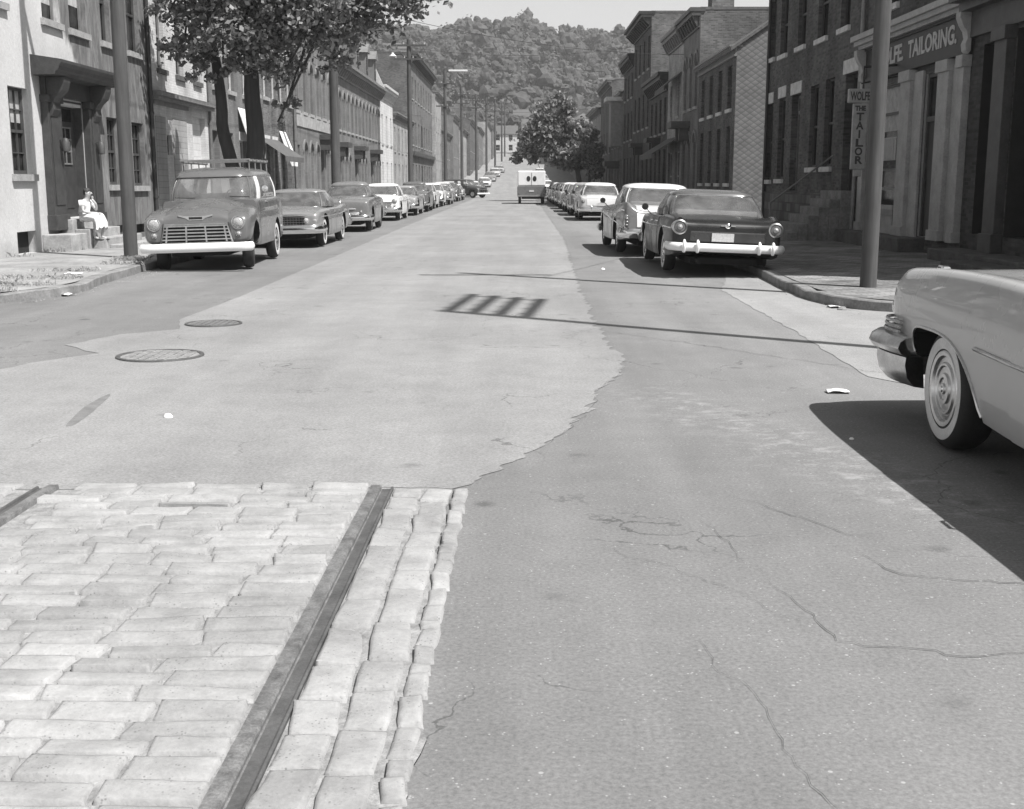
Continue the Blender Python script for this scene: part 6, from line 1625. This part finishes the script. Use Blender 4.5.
eb = [(0, 1), (1, 2), (2, 3), (3, 4), (4, 5), (5, 6), (3, 7), (7, 8), (8, 9), (9, 10), (3, 11), (11, 12), (12, 13), (13, 14), (0, 15), (15, 16), (16, 17), (17, 18), (18, 19), (0, 20), (20, 21), (21, 22), (22, 23), (23, 24)]
rb = [.13, (.13, .11), (.14, .11), .09, .05, .085, .075, .05, .036, .03, .035, .05, .036, .028, .035, .085, .065, .045, .032, .03, .085, .065, .045, .032, .03]
bd = skin_mesh('body', M['skin'], vb, eb, rb, pr)
for k in range(5):      # fingers: curled by the cheek and lying on the lap
    b = MB(); y = .02 + .012 * k; b.tube([(.235, y + .02, .585), (.25, y + .01, .615 + .004 * k), (.245, y, .64 + .003 * k)], [.009, .009, .007], 6); b.build('finger', M['skin'], bd, ang=60)
    b = MB(); y = -.055 + .013 * k; b.tube([(.45, y, .25), (.49, y + .005, .245), (.51, y + .006, .225)], [.009, .009, .007], 6); b.build('finger', M['skin'], bd, ang=60)
b = MB()
b.tube([(.262, 0, .735), (.278, 0, .712), (.264, 0, .70)], [.01, .015, .008], 6); b.build('nose', M['skin'], bd, ang=60)
for s in (1, -1):
    b = MB(); b.lathe([(.001, .006), (.011, .003), (.013, -.004)], Matrix.Translation((.254, s * .032, .745)) @ Matrix.Rotation(PI / 2, 4, 'Y'), 10); b.build('eye', M['hair'], bd)
    b = MB(); b.tube([(.17, s * .083, .70), (.165, s * .092, .73), (.18, s * .086, .75)], .012, 6); b.build('ear', M['skin'], bd, ang=60)
b = MB(); b.tube([(.255, -.02, .672), (.262, 0, .67), (.255, .02, .672)], .006, 6); b.build('mouth', M['tail_lens'], bd)
skin_mesh('hair', M['hair'], [(.17, 0, .80), (.13, 0, .78), (.1, 0, .72), (.1, 0, .65), (.16, .075, .74), (.16, -.075, .74), (.22, 0, .82)], [(0, 1), (1, 2), (2, 3), (0, 4), (0, 5), (0, 6)], [.075, .085, .075, .05, .035, .035, .045], pr)
skin_mesh('blouse', M['blouse'], [(0, 0, .14), (.02, 0, .28), (.06, 0, .42), (.1, 0, .52), (.1, .15, .505), (.18, .19, .40), (.1, -.15, .505), (.14, -.2, .40)], [(0, 1), (1, 2), (2, 3), (3, 4), (4, 5), (3, 6), (6, 7)], [(.145, .145), (.15, .13), (.165, .135), .105, .075, .065, .075, .065], pr)
b = MB(); rows = []
for f, (x0, x1, hy, z0, z1) in enumerate([(-.14, .14, .17, .02, .26), (.05, .2, .2, .02, .27), (.25, .3, .22, .04, .27), (.42, .5, .21, -.02, .25), (.47, .55, .22, -.14, .08), (.44, .56, .23, -.24, -.10)]):
    r = []
    for k in range(24):
        a = 2 * PI * k / 24; wob = 1 + .05 * math.sin(k * 3.1 + f)
        if f < 4: r.append(((x0 + x1) / 2 + (x1 - x0) / 2 * math.sin(a) * .3, hy * math.cos(a) * wob, (z0 + z1) / 2 + (z1 - z0) / 2 * math.sin(a)))
        else: r.append(((x0 + x1) / 2 + (x1 - x0) / 2 * math.sin(a) * 1.3, hy * math.cos(a) * wob, (z0 + z1) / 2 + (z1 - z0) / 2 * math.sin(a) + .03 * math.sin(k * 2.3)))
    rows.append(r)
b.grid(rows, True); b.f.append(list(range(24))[::-1]); b.m.append(0); b.build('skirt', M['skirt'], pr, ang=70)
for s in (.105, -.125):
    b = MB(); b.lathe([(.001, .13), (.03, .12), (.045, .06), (.04, -.04), (.03, -.09), (.001, -.1)], Matrix.Translation((.5, s, -.395)) @ Matrix.Rotation(PI / 2, 4, 'Y') @ Matrix.Diagonal((.7, 1, 1, 1)), 12); b.build('shoe', M['shoe'], pr, ang=60)

# ------------------------------------------------------------------ weeds, litter
def weeds(label, spots, seed, hmax=.3):
    rnd = random.Random(seed); b = MB()
    for (x, y, r, n) in spots:
        for i in range(n):
            a = rnd.uniform(0, 6.3); q = r * rnd.random() ** .6; px_, py_ = x + q * math.cos(a), y + q * .8 * math.sin(a); h = hmax * rnd.uniform(.3, 1); l = Vector((rnd.gauss(0, .4), rnd.gauss(0, .4), 1)).normalized() * h; w = Vector((math.cos(a), math.sin(a), 0)) * rnd.uniform(.004, .009)
            o = Vector((px_, py_, .12)); b.add([o - w, o + w, o + l * .6 + w * .8, o + l + Vector((rnd.gauss(0, .05), rnd.gauss(0, .05), -.02)), o + l * .6 - w * .8], [(0, 1, 2, 3, 4)])
    tag(b.build('grass', M['grass'], None, fix=False), label, 'grass', kind='stuff')
weeds('weeds growing round the foot of the left pole and along the kerb', [(-7.3, 22.75, .35, 420), (-7.1, 22.1, .35, 260), (-6.95, 21.2, .4, 200), (-7.3, 19.5, .6, 260), (-7.2, 18, .7, 380), (-7.0, 16.8, .55, 360), (-7.3, 15.8, .7, 360), (-8.2, 15.2, .7, 260)], 5, .11)
weeds('small weeds at the foot of the stucco wall beside the steps', [(-9.55, 24.9, .25, 110), (-9.4, 25.6, .25, 120), (-9.6, 23.2, .3, 60)], 6, .16)
def litter(name, label, x, y, z, size, mat, seed):
    rnd = random.Random(seed); b = MB(); rows = []
    for j in range(5): rows.append([(size * (i / 4 - .5) * 1.5, size * (j / 4 - .5), size * .16 * rnd.random() + .006) for i in range(5)])
    b.grid(rows); lo = [[(p[0], p[1], p[2] - .004) for p in r] for r in rows]; b.grid(lo); o = b.build(name, M[mat], None, ang=30); o.location = (x, y, z); o.rotation_euler.z = rnd.uniform(-.4, .4); return tag(o, label, 'litter')
litter('paper_scrap', 'white scrap of paper on the asphalt in front of the big pale car', 2.4, 8.85, .004, .11, 'paper', 1)
litter('paper_scrap', 'small crumpled paper near the right kerb corner beside the bare pole', 4.02, 15.0, .004, .16, 'paper', 2)
litter('paper_scrap', 'crumpled paper in the left gutter below the kerb weeds', -6.3, 16.6, .005, .2, 'paper', 3)
litter('paper_scrap', 'flattened paper on the left sidewalk among kerb weeds', -6.9, 18.7, .14, .16, 'paper', 4)
def pebble(label, x, y, z, r, mat, seed):
    b = MB(); b.lathe([(.001, r * .8), (r * .6, r * .65), (r, r * .2), (r * .9, -.01)], None, 9); b.v = [(p[0] * (1 + .3 * noise.noise(Vector(p) * 40 + Vector((seed, 0, 0)))), p[1] * .8, p[2] * (1 + .3 * noise.noise(Vector(p) * 30))) for p in b.v]
    o = b.build('loose_stone', M[mat], None, ang=40); o.location = (x, y, z); tag(o, label, 'stone'); return o
pebble('lone pale stone lying on the asphalt patch above the cobbles', -2.33, 7.86, .004, .035, 'paper', 3)
pebble('tiny pale stone in front of the big car shadow', 2.05, 7.2, .0, .016, 'paper', 5)
pebble('small stone lying at the right kerb beside crumpled paper', 4.0, 14.75, .0, .06, 'stone_small', 7)
pebble('stone lying in the road left of the finned car', 1.55, 21.7, .0, .04, 'paper', 9)
rnd = random.Random(8); b = MB()
for i in range(260):     # gutter grit
    s = rnd.random(); x, y = (rnd.gauss(4.0, .09), rnd.uniform(14.7, 20)) if s < .45 else (rnd.gauss(-6.25, .12), rnd.uniform(15.5, 21)); r = rnd.uniform(.006, .022)
    b.add([(x + r, y, .002), (x - r * .5, y + r, .002), (x - r * .5, y - r, .002), (x, y, r * 1.1)], [(0, 1, 3), (1, 2, 3), (2, 0, 3)])
tag(b.build('gutter_grit', M['stone_small'], None, fix=False), 'grit and crumbs of stone lying in the gutters', 'gravel', kind='stuff')

# ------------------------------------------------------------------ summer haze
b = MB(); b.box(-1000, 1000, -60, 1300, -90, 96); hz = b.build('haze', [bpy.data.materials.new('summer_haze')], None)
m = hz.data.materials[0]; m.use_nodes = True; nt = m.node_tree; nt.nodes.clear()
out = nt.nodes.new('ShaderNodeOutputMaterial'); pv = nt.nodes.new('ShaderNodeVolumePrincipled'); nt.links.new(pv.outputs[0], out.inputs['Volume'])
pv.inputs['Color'].default_value = (.9, .9, .9, 1); pv.inputs['Density'].default_value = .0005; pv.inputs['Anisotropy'].default_value = .2
tag(hz, kind='stuff')
